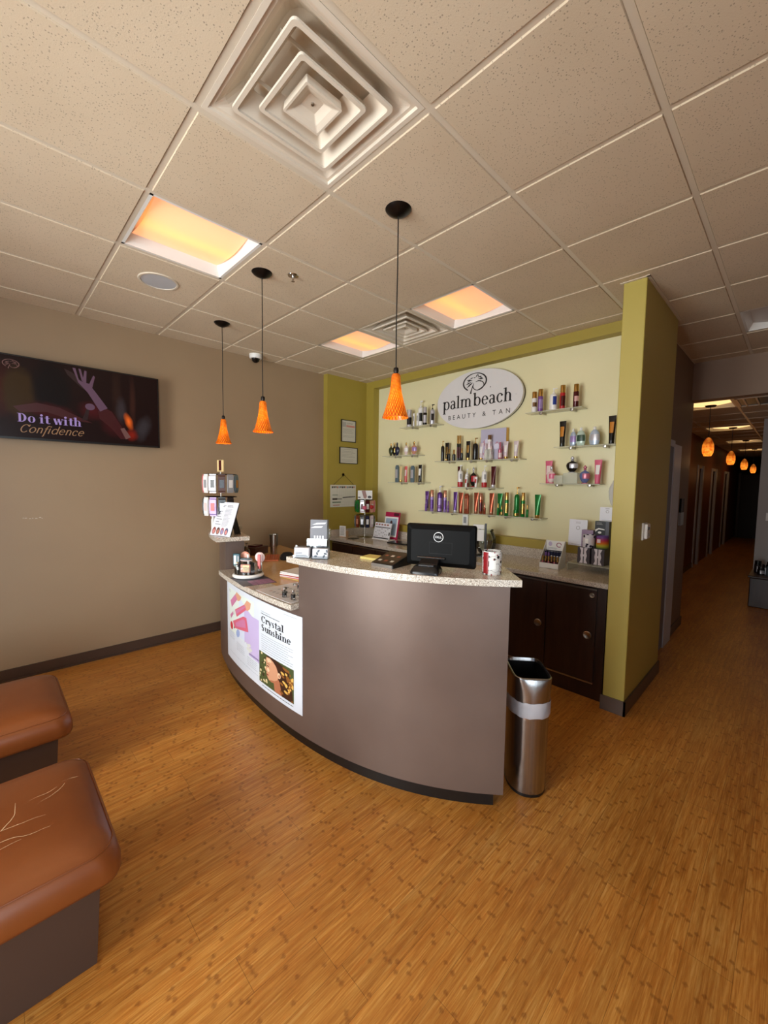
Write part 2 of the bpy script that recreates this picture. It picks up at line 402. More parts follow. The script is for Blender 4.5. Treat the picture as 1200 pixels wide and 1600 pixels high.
    if ch == 'w':
        for a, b, w in ((.14, .42, T), (.42, .68, t*1.2), (.68, .96, T), (.96, 1.22, t*1.2)):
            S.append(line(a, 1 if a in (.14, .68) else .0, b, .0 if a in (.14, .68) else 1, w))
        if serif: S.append(line(-.02, 1-sh/2, .34, 1-sh/2, sh)); S.append(line(1.04, 1-sh/2, 1.36, 1-sh/2, sh))
        return S, 1.34
    if ch == 's':
        S.append(arc(.38, .75, .26, .27, 40, 250, T*.8, t)); S.append(arc(.38, .27, .28, .29, 70, -150, T*.8, t)); S.append(line(.22, .62, .54, .40, T)); return S, .76
    if ch == 'S':
        S.append(arc(.5, 1.05, .36, .40, 35, 250, T, t)); S.append(arc(.5, .40, .40, .42, 70, -150, T, t)); S.append(line(.28, .86, .72, .60, T*1.2)); return S, 1.04
    if ch == 'C': S.append(arc(.66, .70, .58, .75, 38, 322, T, t, 26)); S.append(line(1.12, 1.05, 1.12, 1.42, t*1.3)); return S, 1.26
    if ch == 'D': stem(.2+T/2, 0, 1.4, False); S.append(arc(.46, .70, .72, .71, -90, 90, T*1.1, t, 22)); S.append(line(.04, 1.4-t/2, .5, 1.4-t/2, t)); S.append(line(.04, t/2, .5, t/2, t)); return S, 1.28
    if ch == 'f': S.append(line(.26, -.5, .34, 1.2, T)); S.append(arc(.52, 1.2, .22, .3, 30, 180, T, t)); S.append(line(.08, .9, .6, .9, t)); S.append(arc(.2, -.42, .1, .18, 180, 360, T, t)); return S, .62
    return S, .6
def pen_text(s, size, T=.2, t=.06, serif=True, gap=.02, shear=0.0):
    V, F = [], []; x = 0
    for ch in s:
        st, adv = glyph(ch, T, t, serif)
        for vs_, fs_ in st:
            o = len(V); V += [((x+a+b*shear)*size, b*size) for a, b in vs_]; F += [tuple(i+o for i in f) for f in fs_]
        x += adv+gap
    return V, F, x*size
def sans_text(s, size, spacing=1.0):
    cu = bpy.data.curves.new('t', 'FONT'); cu.body = s; cu.size = size; cu.space_character = spacing; cu.resolution_u = 3
    o = bpy.data.objects.new('t', cu); COL.objects.link(o)
    bpy.context.view_layer.update(); dg = bpy.context.evaluated_depsgraph_get()
    me = bpy.data.meshes.new_from_object(o.evaluated_get(dg))
    V = [(v.co.x, v.co.y) for v in me.vertices]; F = [tuple(p.vertices) for p in me.polygons]
    bpy.data.objects.remove(o); bpy.data.curves.remove(cu); bpy.data.meshes.remove(me)
    w = max([v[0] for v in V] or [0]); return V, F, w
def planar(O, U, W, N):
    """2D (u, v, height) -> 3D"""
    O, U, W, N = Vector(O), Vector(U).normalized(), Vector(W).normalized(), Vector(N).normalized()
    return lambda u, v, h=0.0: tuple(O+U*u+W*v+N*h)
def put(mb, mp, V, F, du=0, dv=0, h=0.0, mi=0, sc=1.0, rot=0.0):
    c_, s_ = cos(rot), sin(rot)
    mb.add([mp(du+sc*(x*c_-y*s_), dv+sc*(x*s_+y*c_), h) for x, y in V], F, mi)
def poly(*pts): return list(pts), [tuple(range(len(pts)))]
def ell(cx, cy, rx, ry, n=20, rot=0.0):
    return [(cx+rx*cos(2*pi*i/n)*cos(rot)-ry*sin(2*pi*i/n)*sin(rot), cy+rx*cos(2*pi*i/n)*sin(rot)+ry*sin(2*pi*i/n)*cos(rot)) for i in range(n)], [tuple(range(n))]
def rect(x0, y0, x1, y1): return [(x0, y0), (x1, y0), (x1, y1), (x0, y1)], [(0, 1, 2, 3)]
def grey_lines(mb, mp, x0, x1, ys, h, mi, th=0.0016, jitter=0.25):
    """small print too fine to read: rows of short dashes"""
    for y in ys:
        x = x0; e = x1-(x1-x0)*random.random()*jitter
        while x < e:
            w = min(random.uniform(.02, .06)*(x1-x0)*1.6, e-x); put(mb, mp, *rect(x, y, x+w*.86, y+th), 0, 0, h, mi); x += w
def palm_logo(mb, mp, cx, cy, r, h, mi):
    """thick to thin ellipse ring around a leaning palm, with a low sun at its right"""
    V, F = arc(cx, cy, r*1.50, r*.96, -78, 236, r*.17, r*.07, 44); put(mb, mp, V, F, 0, 0, h, mi)
    V, F = arc(cx+r*.46, cy-r*.42, r*.72, r*.50, 118, -205, r*.10, r*.06, 32); put(mb, mp, V, F, 0, 0, h, mi)
    pts = [(-.12, -.10), (-.30, -.55), (-.44, -.95), (-.47, -1.16)]
    for k in range(3):
        V, F = line(cx+r*pts[k][0], cy+r*pts[k][1], cx+r*pts[k+1][0], cy+r*pts[k+1][1], r*(.05+.05*k), r*(.10+.05*k)); put(mb, mp, V, F, 0, 0, h, mi)
    def frond(x0, y0, x1, y1, w):
        dx, dy = x1-x0, y1-y0; L = sqrt(dx*dx+dy*dy); nx, ny = -dy/L*w, dx/L*w
        put(mb, mp, [(cx+r*x0, cy+r*y0), (cx+r*(x0+dx*.55+nx), cy+r*(y0+dy*.55+ny)), (cx+r*x1, cy+r*y1), (cx+r*(x0+dx*.55-nx), cy+r*(y0+dy*.55-ny))], [(0, 1, 2, 3)], 0, 0, h, mi)
    for a in ((-.25, .22, -1.02, .34, .07), (-.62, .40, -.18, .50, .05), (-.18, .50, .10, .42, .05), (-.30, .10, -1.18, -.16, .07), (-.45, .20, -1.0, .12, .05),
              (-.20, -.02, -1.08, -.52, .07), (-.15, .02, -.85, -.26, .04), (.08, .42, .40, .82, .07), (.40, .82, .44, .42, .05), (.30, .42, .88, .52, .05), (.50, .48, 1.02, .28, .06),
              (.35, .28, 1.08, .20, .07), (.25, .16, 1.06, -.10, .06)):
        frond(*a)

# ------------------------------------------------------------------ room shell
H = 2.99; T = 0.6096
XF, YR, YL, XB = -3.6, -3.8, 2.69, 2.59        # front glass wall, right wall, left wall, back wall
struct(box(XF-.2, 16.6, YR-.2, YL+.15, -0.12, 0.0).build('floor', M_floor))
tiles = MB(); gridm = MB()
holes = {(-1, 1): 'light', (2, 0): 'light', (2, 2): 'light', (5, -3): 'light', (-1, -1): 'vent', (2, 1): 'vent'}
g_ = 0.0125
for i in range(-6, 8):
    for j in range(-7, 5):
        if (i, j) in holes: continue
        x0, x1, y0, y1 = i*T, (i+1)*T, j*T, (j+1)*T
        x0, x1, y0, y1 = max(x0, XF), min(x1, 4.46), max(y0, YR), min(y1, YL)
        if j >= -1: x1 = min(x1, 2.7)
        if x1-x0 < .03 or y1-y0 < .03: continue
        a, b, c, d = x0+g_, x1-g_, y0+g_, y1-g_
        if x1 in (4.46, 2.7): b = x1
        if y1 == YL: d = y1
        e = .006
        # tegular tile: bevelled lip dropping just below the grid face
        rings = [[(a-e, c-e, H+.012), (b+e, c-e, H+.012), (b+e, d+e, H+.012), (a-e, d+e, H+.012)],
                 [(a, c, H-.001), (b, c, H-.001), (b, d, H-.001), (a, d, H-.001)],
                 [(a+.003, c+.003, H-.007), (b-.003, c+.003, H-.007), (b-.003, d-.003, H-.007), (a+.003, d-.003, H-.007)]]
        tiles.loft(rings[::-1], 0, False)
struct(tiles.build('ceiling', M_tile))
struct(box(XF, 4.6, YR, YL+.1, H+.25, H+.35).build('ceiling', mat('dark_plenum', '2A2622', .9)))
for i in range(-5, 8): gridm.box(i*T-.012, i*T+.012, YR, YL if i*T < 2.55 else -.72, H-.002, H+.03)
for j in range(-6, 5): gridm.box(XF, 4.46 if j < -1 else 2.62, j*T-.012, j*T+.012, H-.0025, H+.029)
struct(gridm.build('trim_1', M_grid))
tr = MB(); tr.box(1.90, 2.92, -.885, -.866, H-.012, H); tr.box(2.9, 4.45, -.75, -.731, H-.012, H); tr.box(1.905, 1.924, -.885, -.71, H-.012, H)
struct(tr.build('trim_2', M_grid))

struct(box(XF, XB, YL, YL+.15, 0, H).build('wall_left', M_taupe))
# left wing beside the shelves, with its thin front edge
struct(box(1.925, 2.59, 2.61, 2.69, 0, H).build('wall_wing', M_green))
# back wall with a shallow niche 10 cm deep
bw = MB(); bw.box(2.59, 2.72, 2.464, 2.69, 0, H).box(2.59, 2.72, -.745, 2.464, 2.892, H).box(2.59, 2.72, -.745, 2.464, 0, 1.082).box(2.59, 2.72, -.745, -.60, 1.082, 2.892)
struct(bw.build('wall_back', M_green))
struct(box(2.69, 2.74, -.60, 2.464, 1.082, 2.892).build('wall_niche', M_backpanel))
# green wing wall at the hallway
struct(box(1.925, 2.90, -.866, -.728, 0, H).build('wall_pillar', M_pillar, bevel=.004, bseg=1))
struct(box(2.90, 4.58, -.745, -.60, 0, H).build('wall_middle', M_hall))
struct(box(4.45, 4.60, YR, -.745, 2.575, H+.05).build('wall_header', M_header))
struct(MB().box(XF, -3.35, YR-.15, YR, 0, H).box(-1.35, 6.9, YR-.15, YR, 0, H).box(-3.35, -1.35, YR-.15, YR, 0, .15).box(-3.35, -1.35, YR-.15, YR, 2.6, H).build('wall_right', M_hall))
wo = struct(MB().box(-3.35, -3.31, YR-.1, YR-.04, .15, 2.6).box(-1.39, -1.35, YR-.1, YR-.04, .15, 2.6).box(-3.35, -1.35, YR-.1, YR-.04, .15, .2).box(-3.35, -1.35, YR-.1, YR-.04, 2.55, 2.6).build('window_5', M_dark)); box(-3.31, -1.39, YR-.075, YR-.065, .2, 2.55).build('pane', M_pane, wo)  # side window and its wall opening added, unseen, to admit the fill light
struct(box(6.9, 7.0, YR, -1.23, 0, 2.62).build('wall_far', M_greywall))
struct(box(7.0, 16.5, -1.33, -1.23, 0, 2.62).build('wall_corridor_right', M_hall))
struct(box(4.58, 4.60, -.60, -.20, 0, 2.62).build('wall_corridor_end', M_hall))
cl = MB().box(4.58, 9.0, -.20, -.10, 0, 2.62).box(9.0, 10.85, -.20, -.10, 2.03, 2.62).box(9.45, 10.85, -.20, -.10, 0, 2.03).box(10.85, 13.1, -.20, -.10, 2.03, 2.62).box(11.4, 13.1, -.20, -.10, 0, 2.03).box(13.1, 16.5, -.20, -.10, 2.03, 2.62).box(13.8, 16.5, -.20, -.10, 0, 2.03)
struct(cl.build('wall_corridor_left', mat('rust_brown_corridor_paint', '7A4228', .5)))
struct(box(16.4, 16.5, -3.4, 0.0, 0, 2.62).build('wall_end', mat('near_black_end', '0D0A09', .8)))  # end wall coloured near black, closing the corridor
# corridor ceiling
ct = MB()
cholesX = (4.86, 7.55, 10.24, 12.93)
segs = []; x = 4.60
for hx in cholesX: segs.append((x, hx)); x = hx+T
segs.append((x, 16.5))
for a, b in segs: ct.box(a, b, -1.055, -.445, 2.62, 2.64)
ct.box(4.60, 16.5, -.445, -.10, 2.62, 2.64).box(4.60, 16.5, YR, -1.055, 2.62, 2.64)
struct(ct.build('ceiling', M_tile))
ctg = MB()
for k in range(20): ctg.box(4.86+k*T-.012, 4.86+k*T+.012, YR if k < 4 else -1.23, -.20, 2.614, 2.62)
for y in (-.445, -1.055, -1.665, -2.275): ctg.box(4.60, 16.4 if y > -1.2 else 6.9, y-.012, y+.012, 2.613, 2.62)
struct(ctg.build('trim_3', M_grid))
# storefront wall behind the camera: four glazed bays
fwl = MB().box(XF-.12, XF, YR, YL, 0, .12).box(XF-.12, XF, YR, YL, 2.65, H)
bays = [(-3.55, -2.1), (-1.98, -.55), (-.43, 1.0), (1.12, 2.5)]
e = YR
for a, b in bays: fwl.box(XF-.12, XF, e, a, .12, 2.65); e = b
fwl.box(XF-.12, XF, e, YL, .12, 2.65)
struct(fwl.build('wall_front', M_white_wall))
for k, (a, b) in enumerate(bays):
    w = MB().box(XF-.08, XF-.03, a, a+.04, .12, 2.65).box(XF-.08, XF-.03, b-.04, b, .12, 2.65).box(XF-.08, XF-.03, a, b, .12, .18).box(XF-.08, XF-.03, a, b, 2.59, 2.65)
    wo = struct(w.build('window_%d' % (k+1), M_dark)); box(XF-.06, XF-.05, a+.04, b-.04, .18, 2.59).build('pane', M_pane, wo)
sc_ = MB(); rnd = random.Random(2)
for k in range(7): x_ = -1.02+k*.02+rnd.random()*.01; z_ = 1.285+rnd.random()*.012; w_ = .006+.012*rnd.random(); sc_.box(x_, x_+w_, YL-.0006, YL-.0001, z_, z_+.004)
struct(sc_.build('trim_4', mat('bare_plaster_chip', 'CFC6B8', .8)))
# baseboards
struct(MB().box(XF, 1.925, YL-.012, YL, 0, .095).box(XF, 1.925, YL-.022, YL, 0, .014).build('baseboard_left', M_base))
struct(MB().box(1.913, 1.925, -.878, -.716, 0, .105).build('baseboard_pillar', mat('scuffed_pillar_baseboard', '6E625C', .25, .2)))
struct(MB().box(1.913, 2.912, -.878, -.866, 0, .105).box(2.90, 2.912, -.878, -.745, 0, .105).build('baseboard_right', M_base))
struct(MB().box(3.90, 4.59, -.757, -.745, 0, .10).box(4.58, 4.592, -.757, -.20, 0, .10).build('baseboard_middle', M_base))
struct(box(4.6, 9.0, -.212, -.20, 0, .10).build('baseboard_corridor', M_base))
# hall door with its pale casing
M_casing = mat('pale_grey_door_casing', 'C8CAD6', .4)
d1 = struct(box(3.05, 3.58, -.765, -.746, 0.01, 2.0).build('door_1', mat('grey_door', '6D6A72', .45)))
cs = MB().box(3.58, 3.90, -.775, -.746, 0, 2.03).box(2.95, 3.05, -.775, -.746, 0, 2.03).box(3.05, 3.58, -.775, -.746, 2.0, 2.06).build('door_casing', M_casing, d1)
for k, (a, b) in enumerate(((9.0, 9.45), (10.85, 11.4), (13.1, 13.8))):
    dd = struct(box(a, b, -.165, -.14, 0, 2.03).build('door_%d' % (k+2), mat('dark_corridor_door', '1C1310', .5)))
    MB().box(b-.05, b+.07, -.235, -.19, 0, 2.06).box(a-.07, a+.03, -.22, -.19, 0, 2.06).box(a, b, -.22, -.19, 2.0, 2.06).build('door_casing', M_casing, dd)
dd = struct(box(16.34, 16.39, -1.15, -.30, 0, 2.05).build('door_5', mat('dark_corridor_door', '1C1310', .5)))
MB().box(16.33, 16.40, -.30, -.24, 0, 2.1).build('door_casing', M_cab, dd)

# wall plates
t = thing('wall_control', 'dark control panel with a grey lower half on the brown hallway wall', 'control panel', (4.20, -.745, 1.36))
box(-.075, .075, -.02, 0, -.02, .13).build('screen', M_blackgloss, t); box(-.085, .075, -.022, 0, -.16, -.02).build('pocket', M_silver, t)
t = thing('thermostat', 'white thermostat on the shaded side of the green pillar wall', 'thermostat', (2.185, -.866, 1.29))
box(-.052, .052, -.012, 0, -.062, .062).build('back_plate', M_white, t, bevel=.003)
box(-.04, .046, -.034, -.012, -.052, .056).build('housing', M_white, t, bevel=.008, bseg=3)
box(-.022, .012, -.0355, -.034, .012, .034).build('display', M_blackgloss, t)
MB().lathe([(.009, 0), (.008, .004)], 14).build('dial', mat('grey_plastic', '7A7A7A', .4), t).matrix_local = Matrix.Translation((.0, -.034, -.022)) @ Matrix.Rotation(radians(90), 4, 'X')
t = thing('light_switch', 'small white switch plate on the grey wall beyond the hallway header', 'switch', (6.9, -1.36, 1.2))
box(-.008, 0, -.035, .035, -.058, .058).build('plate', M_white, t, bevel=.002); box(-.012, -.008, -.012, .012, -.03, .03).build('rocker', M_white, t)

# ------------------------------------------------------------------ ceiling fixtures
def troffer(x0, y0, z, label, lens, h=.055, hall=False):
    t = thing('ceiling_light', label, 'ceiling light', (x0+T/2, y0+T/2, z), group='recessed ceiling lights')
    a = T/2-.012
    fr = MB()
    for s_ in (-1, 1):
        fr.box(-a, a, min(s_*a, s_*(a-.016)), max(s_*a, s_*(a-.016)), -.002, .012); fr.box(min(s_*a, s_*(a-.016)), max(s_*a, s_*(a-.016)), -a, a, -.002, .012)
    fr.build('frame', M_whitemetal, t)
    b = a-.014; c = b-.032
    sd = MB()
    # four white side walls of the recess
    q = [(-b, -b), (b, -b), (b, b), (-b, b)]; q2 = [(-c, -c), (c, -c), (c, c), (-c, c)]
    sd.loft([[(x, y, 0) for x, y in q], [(x, y, h) for x, y in q2]], 0, False, caps=False)
    sd.add([(x, y, h+.03) for x, y in q], [(0, 1, 2, 3)])
    sd.build('reflector', M_whitemetal, t)
    ln = MB(); n = 12; R = []
    for i in range(n+1):
        y = -c+2*c*i/n; zz = h-.028*cos(pi*(i/n-.5))
        R.append([(-c, y, zz), (c, y, zz)])
    vs = [p for r in R for p in r]; ln.add(vs, [(2*i, 2*i+1, 2*i+3, 2*i+2) for i in range(n)], 0, True)
    ln.build('lens', lens, t)
    return t
troffer(-T, T, H, 'large orange glowing recessed ceiling light nearest the television wall corner of the view', M_lens)
troffer(2*T, 0, H, 'orange glowing recessed ceiling light right of the far square air vent', M_lens)
troffer(2*T, 2*T, H, 'orange glowing recessed ceiling light left of the far square air vent', M_lens)
troffer(5*T, -3*T, H, 'unlit recessed ceiling light by the right edge of the photo', M_lens_dim)
for k, hx in enumerate(cholesX):
    troffer(hx, -1.055, 2.62, ['warm lit ceiling light just behind the hallway header', 'second warm ceiling light along the dark corridor', 'third warm ceiling light along the dark corridor', 'farthest warm ceiling light of the dark corridor'][k], M_lens_hall, .05)

def diffuser(x0, y0, z, label):
    t = thing('ceiling_vent', label, 'air vent', (x0+T/2, y0+T/2, z), group='square ceiling air vents')
    a = T/2-.013
    def sq(h, zz, r=.02):
        pts = []
        for cx, cy, a0 in ((1, 1, 0), (-1, 1, 90), (-1, -1, 180), (1, -1, 270)):
            for k in range(5):
                an = radians(a0+k*22.5); pts.append((cx*(h-r)+r*cos(an), cy*(h-r)+r*sin(an), zz))
        return pts
    b = MB()
    b.loft([sq(a, .010, .001), sq(a, -.004, .001), sq(a-.018, -.004, .002), sq(a-.022, .006, .003), sq(a-.035, .006, .01), sq(a-.055, .02, .04), sq(.19, .070, .05), sq(.118, .085, .08)], 0, False, caps=False)
    b.build('pan', M_diff, t, sharp=30)
    MB().lathe([(.150, .084), (.117, .0845), (.116, .20), (.0, .20)], 28).build('duct', M_diff, t)
    MB().lathe([(.114, .11), (.0, .112)], 28).build('dark_duct_disc', M_black, t)  # black disc painted in for the dark of the duct hole
    for k, (hs, r, zt) in enumerate(((.213, .018, .060), (.142, .014, .050))):
        v = MB(); w = .015
        v.loft([sq(hs-w, -.012, r*.7), sq(hs, -.012, r), sq(hs+.001, -.004, r), sq(hs-.055, zt, r), sq(hs-.058, zt-.004, r*.7), sq(hs-w, -.004, r*.7), sq(hs-w, -.012, r*.7)], 0, False, caps=False)
        v.build('louver', M_diff, t, sharp=25)
    v = MB(); v.loft([sq(.075, .016, .005), sq(.078, -.014, .006), sq(.070, -.014, .005), sq(.052, -.006, .006), sq(.03, .010, .004)], 0, False)
    c = v.build('center_plate', M_diff, t, sharp=25)
    MB().lathe([(.0, .004), (.006, .005), (.007, .012)], 12).build('screw', M_silver, c)
    # brackets that hold the nested louvers
    for s_ in (-1, 1): box(-.19, .19, s_*.10-.002, s_*.10+.002, .04, .055).build('bracket', M_diff, t)
diffuser(-T, -T, H, 'large square air vent of nested louvers at the top of the photo')
diffuser(2*T, T, H, 'far square air vent between the two orange ceiling lights')
t = thing('return_grille', 'white slotted return air grille in the low corridor ceiling', 'air vent', (5.17, -1.36, 2.62))
fr = MB().box(-.30, .30, -.29, -.27, -.012, 0).box(-.30, .30, .27, .29, -.012, 0).box(-.30, -.28, -.29, .29, -.012, 0).box(.28, .30, -.29, .29, -.012, 0); fr.build('frame', M_diff, t)
box(-.28, .28, -.27, .27, -.003, -.001).build('backing', M_black, t)
for k in range(5): box(-.28, .28, -.22+k*.11-.008, -.22+k*.11+.008, -.012, -.003).build('slat', M_diff, t)

def pendant(x, y, label, ztop=2.175, zbot=1.952, r=.068):
    t = thing('pendant_lamp', label, 'pendant lamp', (x, y, H), group='orange cone pendant lamps over the desk')
    MB().lathe([(.0, -.040), (.012, -.040), (.03, -.034), (.055, -.020), (.066, -.008), (.067, 0)], 32).build('canopy', mat('bronze_black_metal', '17110E', .3, .5), t)
    cord = MB(); cord.tube([(0, 0, -.036), (.0015, .001, -.3), (-.001, .002, -.55), (0, 0, ztop+.03-H)], .0032, 8); cord.build('cord', M_black, t)
    MB().lathe([(.004, ztop+.035-H), (.012, ztop+.030-H), (.014, ztop+.016-H), (.011, ztop+.004-H), (.018, ztop-H)], 20).build('socket_cap', M_dark, t)
    hgt = ztop-zbot; prof = [(.018, ztop-H), (.0235, ztop-.010-H), (.026, ztop-.05-H), (.032, ztop-.095-H), (.043, ztop-.14-H), (.056, ztop-.185-H), (r, zbot+.004-H), (r+.001, zbot-H), (r-.003, zbot-H)]
    prof += [(rr_-.004, zz) for rr_, zz in prof[:-2][::-1]]
    sh = MB().lathe(prof, 40).build('lamp_shade', M_shade, t)
    MB().lathe([(.0, ztop-.045-H), (.008, ztop-.05-H), (.013, ztop-.085-H), (.009, ztop-.11-H), (.0, ztop-.115-H)], 14).build('bulb', mat('warm_bulb', 'FFE8C0', .4, emit='FFD490', strength=9.0), t)
    l = bpy.data.lights.new('bulb_light', 'POINT'); l.energy = 1.6; l.color = (1, .70, .38); l.shadow_soft_size = .012
    lo = bpy.data.objects.new('bulb_light', l); COL.objects.link(lo); lo.parent = t; lo.location = (0, 0, ztop-.135-H)
    return t
# amber swirled glass: glows where the bulb sits behind it
M_shade, g = new_mat('amber_swirled_glass', 0.22)
sp = g.n('ShaderNodeSeparateXYZ'); g.l(g.obj(), sp.inputs[0])
ang = g.math('ARCTAN2', sp.outputs[1], sp.outputs[0])
sw = g.math('SINE', g.math('ADD', g.math('MULTIPLY', ang, 26), g.math('MULTIPLY', sp.outputs[2], 210)))
sw2 = g.math('SINE', g.math('SUBTRACT', g.math('MULTIPLY', ang, 22), g.math('MULTIPLY', sp.outputs[2], 190)))
pat = g.math('ADD', g.math('MULTIPLY', g.math('ADD', sw, sw2), .18), g.math('MULTIPLY', g.noise(g.obj((1, 1, 1)), 40, 3), .6))
col = g.ramp(pat, [(0.0, 'A83A04'), (0.35, 'D05C08'), (0.7, 'F09020')])
g.l(col, g.b.inputs['Base Color'])
hgt = g.math('ABSOLUTE', g.math('ADD', sp.outputs[2], .93))
glow = g.math('SUBTRACT', 1.0, g.math('DIVIDE', hgt, .13), clamp=True)
g.l(col, g.b.inputs['Emission Color'])
g.l(g.math('ADD', .02, g.math('MULTIPLY', g.math('POWER', glow, 1.5), 1.25)), g.b.inputs['Emission Strength'])
pendant(.317, -.15, 'nearest and largest hanging orange glass cone lamp, in front of the shelves')
pendant(.137, .915, 'middle hanging orange glass cone lamp against the brown wall', 2.151, 1.947)
pendant(.311, 1.957, 'farthest hanging orange glass cone lamp, lowest in the photo', 2.158, 1.947)

M_globe, g = new_mat('amber_crackle_glass', 0.3)
sp = g.n('ShaderNodeSeparateXYZ'); g.l(g.obj(), sp.inputs[0])
col = g.ramp(g.noise(g.obj(), 22, 4), [(0.35, 'B8450C'), (0.6, 'F08A2A')])
g.l(col, g.b.inputs['Base Color']); g.l(col, g.b.inputs['Emission Color'])
g.l(g.math('ADD', .25, g.math('MULTIPLY', g.math('SUBTRACT', 1.0, g.math('DIVIDE', g.math('ADD', sp.outputs[2], .56), .12), clamp=True), 1.3)), g.b.inputs['Emission Strength'])
for k, gx in enumerate((5.2, 7.75, 10.3, 12.9)):
    t = thing('globe_pendant', ['amber crackled globe lamp nearest in the dark corridor', 'second amber globe lamp along the dark corridor', 'third amber globe lamp along the dark corridor', 'farthest amber globe lamp in the dark corridor'][k], 'pendant lamp', (gx, -.82+.012*k, 2.62), group='amber globe pendants in the corridor')
    MB().lathe([(0, -.02), (.05, -.016), (.06, 0)], 20).build('canopy', M_dark, t)
    MB().tube([(0, 0, -.015), (0, 0, -.39)], .004, 6).build('cord', M_black, t)
    MB().lathe([(.0, -.385), (.012, -.39), (.03, -.40), (.052, -.43), (.072, -.48), (.076, -.53), (.068, -.58), (.050, -.612), (.046, -.616), (.044, -.612)], 28, sx=.8, sy=.8).build('globe', M_globe, t)
    l = bpy.data.lights.new('bulb_light', 'POINT'); l.energy = .6; l.color = (1, .5, .18); l.shadow_soft_size = .07
    lo = bpy.data.objects.new('bulb_light', l); COL.objects.link(lo); lo.parent = t; lo.location = (0, 0, -.69)

# speaker, sprinkler, camera
t = thing('ceiling_speaker', 'round flush speaker in the ceiling behind the nearest orange light', 'speaker', (-.305, 1.54, H-.007))
MB().lathe([(.108, -.001), (.11, -.006), (.122, -.006), (.127, 0)], 40).build('rim', M_grid, t)
MB().lathe([(.0, -.004), (.109, -.003)], 40).build('mesh_cover', mat('pale_speaker_mesh', 'C9CBD0', .5, .2, bump=.4, bump_scale=600), t)
t = thing('sprinkler', 'small chrome fire sprinkler beside the middle pendant canopy', 'sprinkler', (.30, .80, H-.007))
MB().lathe([(.0, -.006), (.012, -.008), (.034, -.003), (.036, 0)], 24).build('escutcheon', M_chrome, t)
MB().lathe([(.007, -.006), (.007, -.026), (.004, -.030)], 12).build('stem', M_chrome, t)
MB().lathe([(.0, -.040), (.012, -.039), (.012, -.037), (.0, -.036)], 14).box(-.008, -.006, -.001, .001, -.038, -.02).box(.006, .008, -.001, .001, -.038, -.02).build('deflector', M_chrome, t)
t = thing('dome_camera', 'white dome security camera on the ceiling by the brown wall', 'camera', (.93, 2.56, H-.007))
MB().lathe([(.058, -.045), (.062, -.04), (.066, -.01), (.066, 0)], 28).build('housing', M_white, t)
MB().lathe([(.0, -.088), (.018, -.085), (.036, -.070), (.045, -.045)], 24).build('dome', M_blackgloss, t)

# ------------------------------------------------------------------ television
t = thing('television', 'wide black wall television showing a dark red portrait and slogan', 'television', (-.60, 2.60, 2.235))
TW, TH = .575, .318
box(-TW, TW, .0, .045, -TH, TH).build('housing', M_blackgloss, t, bevel=.004)
MB().box(-.25, .25, .045, .088, -.15, .15).build('wall_mount', M_black, t)
MB().box(-TW, TW, -.004, 0, -TH, -TH+.016).box(-TW, TW, -.004, 0, TH-.009, TH).box(-TW, -TW+.009, -.004, 0, -TH, TH).box(TW-.009, TW, -.004, 0, -TH, TH).build('bezel', M_black, t)
m, g = new_mat('screen_picture', 0.3); g.b.inputs['Specular IOR Level'].default_value = .2
sp = g.n('ShaderNodeSeparateXYZ'); g.l(g.obj(), sp.inputs[0])
cur = (0.006, 0.0008, 0.0006, 1)
def blob(cx, cz, rx, rz, c, soft=1.0, rot=0.0):
    global cur
    dx = g.math('SUBTRACT', sp.outputs[0], cx); dz = g.math('SUBTRACT', sp.outputs[2], cz)
    a = g.math('ADD', g.math('MULTIPLY', dx, cos(rot)), g.math('MULTIPLY', dz, sin(rot)))
    b = g.math('SUBTRACT', g.math('MULTIPLY', dz, cos(rot)), g.math('MULTIPLY', dx, sin(rot)))
    d = g.math('SQRT', g.math('ADD', g.math('POWER', g.math('DIVIDE', a, rx), 2), g.math('POWER', g.math('DIVIDE', b, rz), 2)))
    d = g.math('ADD', d, g.math('MULTIPLY', g.math('SUBTRACT', g.noise(g.obj(), 14, 4), .5), .5))
    f = g.math('SMOOTHSTEP' if False else 'SUBTRACT', 1.0, g.math('DIVIDE', g.math('SUBTRACT', d, 1-soft), soft, clamp=True), clamp=True)
    cur = g.mix(f, cur, c)
blob(-.56, .05, .20, .26, '381004', 1.0)
blob(-.40, .04, .11, .22, '2A1A06', .35)
blob(-.20, .10, .14, .26, '060102', .4)
blob(-.22, -.08, .20, .075, '2E0508', .6, -.12)
blob(.06, -.04, .12, .09, '38080C', .8)
blob(.20, -.14, .10, .14, '30070A', .8, .5)
blob(.36, .06, .03, .30, '2A120C', .8); blob(.24, .12, .05, .25, '200E08', .8)
blob(.27, -.01, .05, .14, '2A2224', .7); blob(.44, -.15, .07, .14, '2A2426', .7, -.3)
blob(.325, -.10, .035, .08, 'D0581A', .9, .3); blob(.35, -.22, .055, .06, '6A1408', .8)
g.b.inputs['Base Color'].default_value = (0.004, 0.004, 0.004, 1)
g.l(cur, g.b.inputs['Emission Color']); g.b.inputs['Emission Strength'].default_value = 1.0
scr = box(-TW+.009, TW-.009, -.0015, 0, -TH+.016, TH-.009).build('screen', m, t)
pic = MB(); mp = planar((0, -.0018, 0), (1, 0, 0), (0, 0, 1), (0, -1, 0))
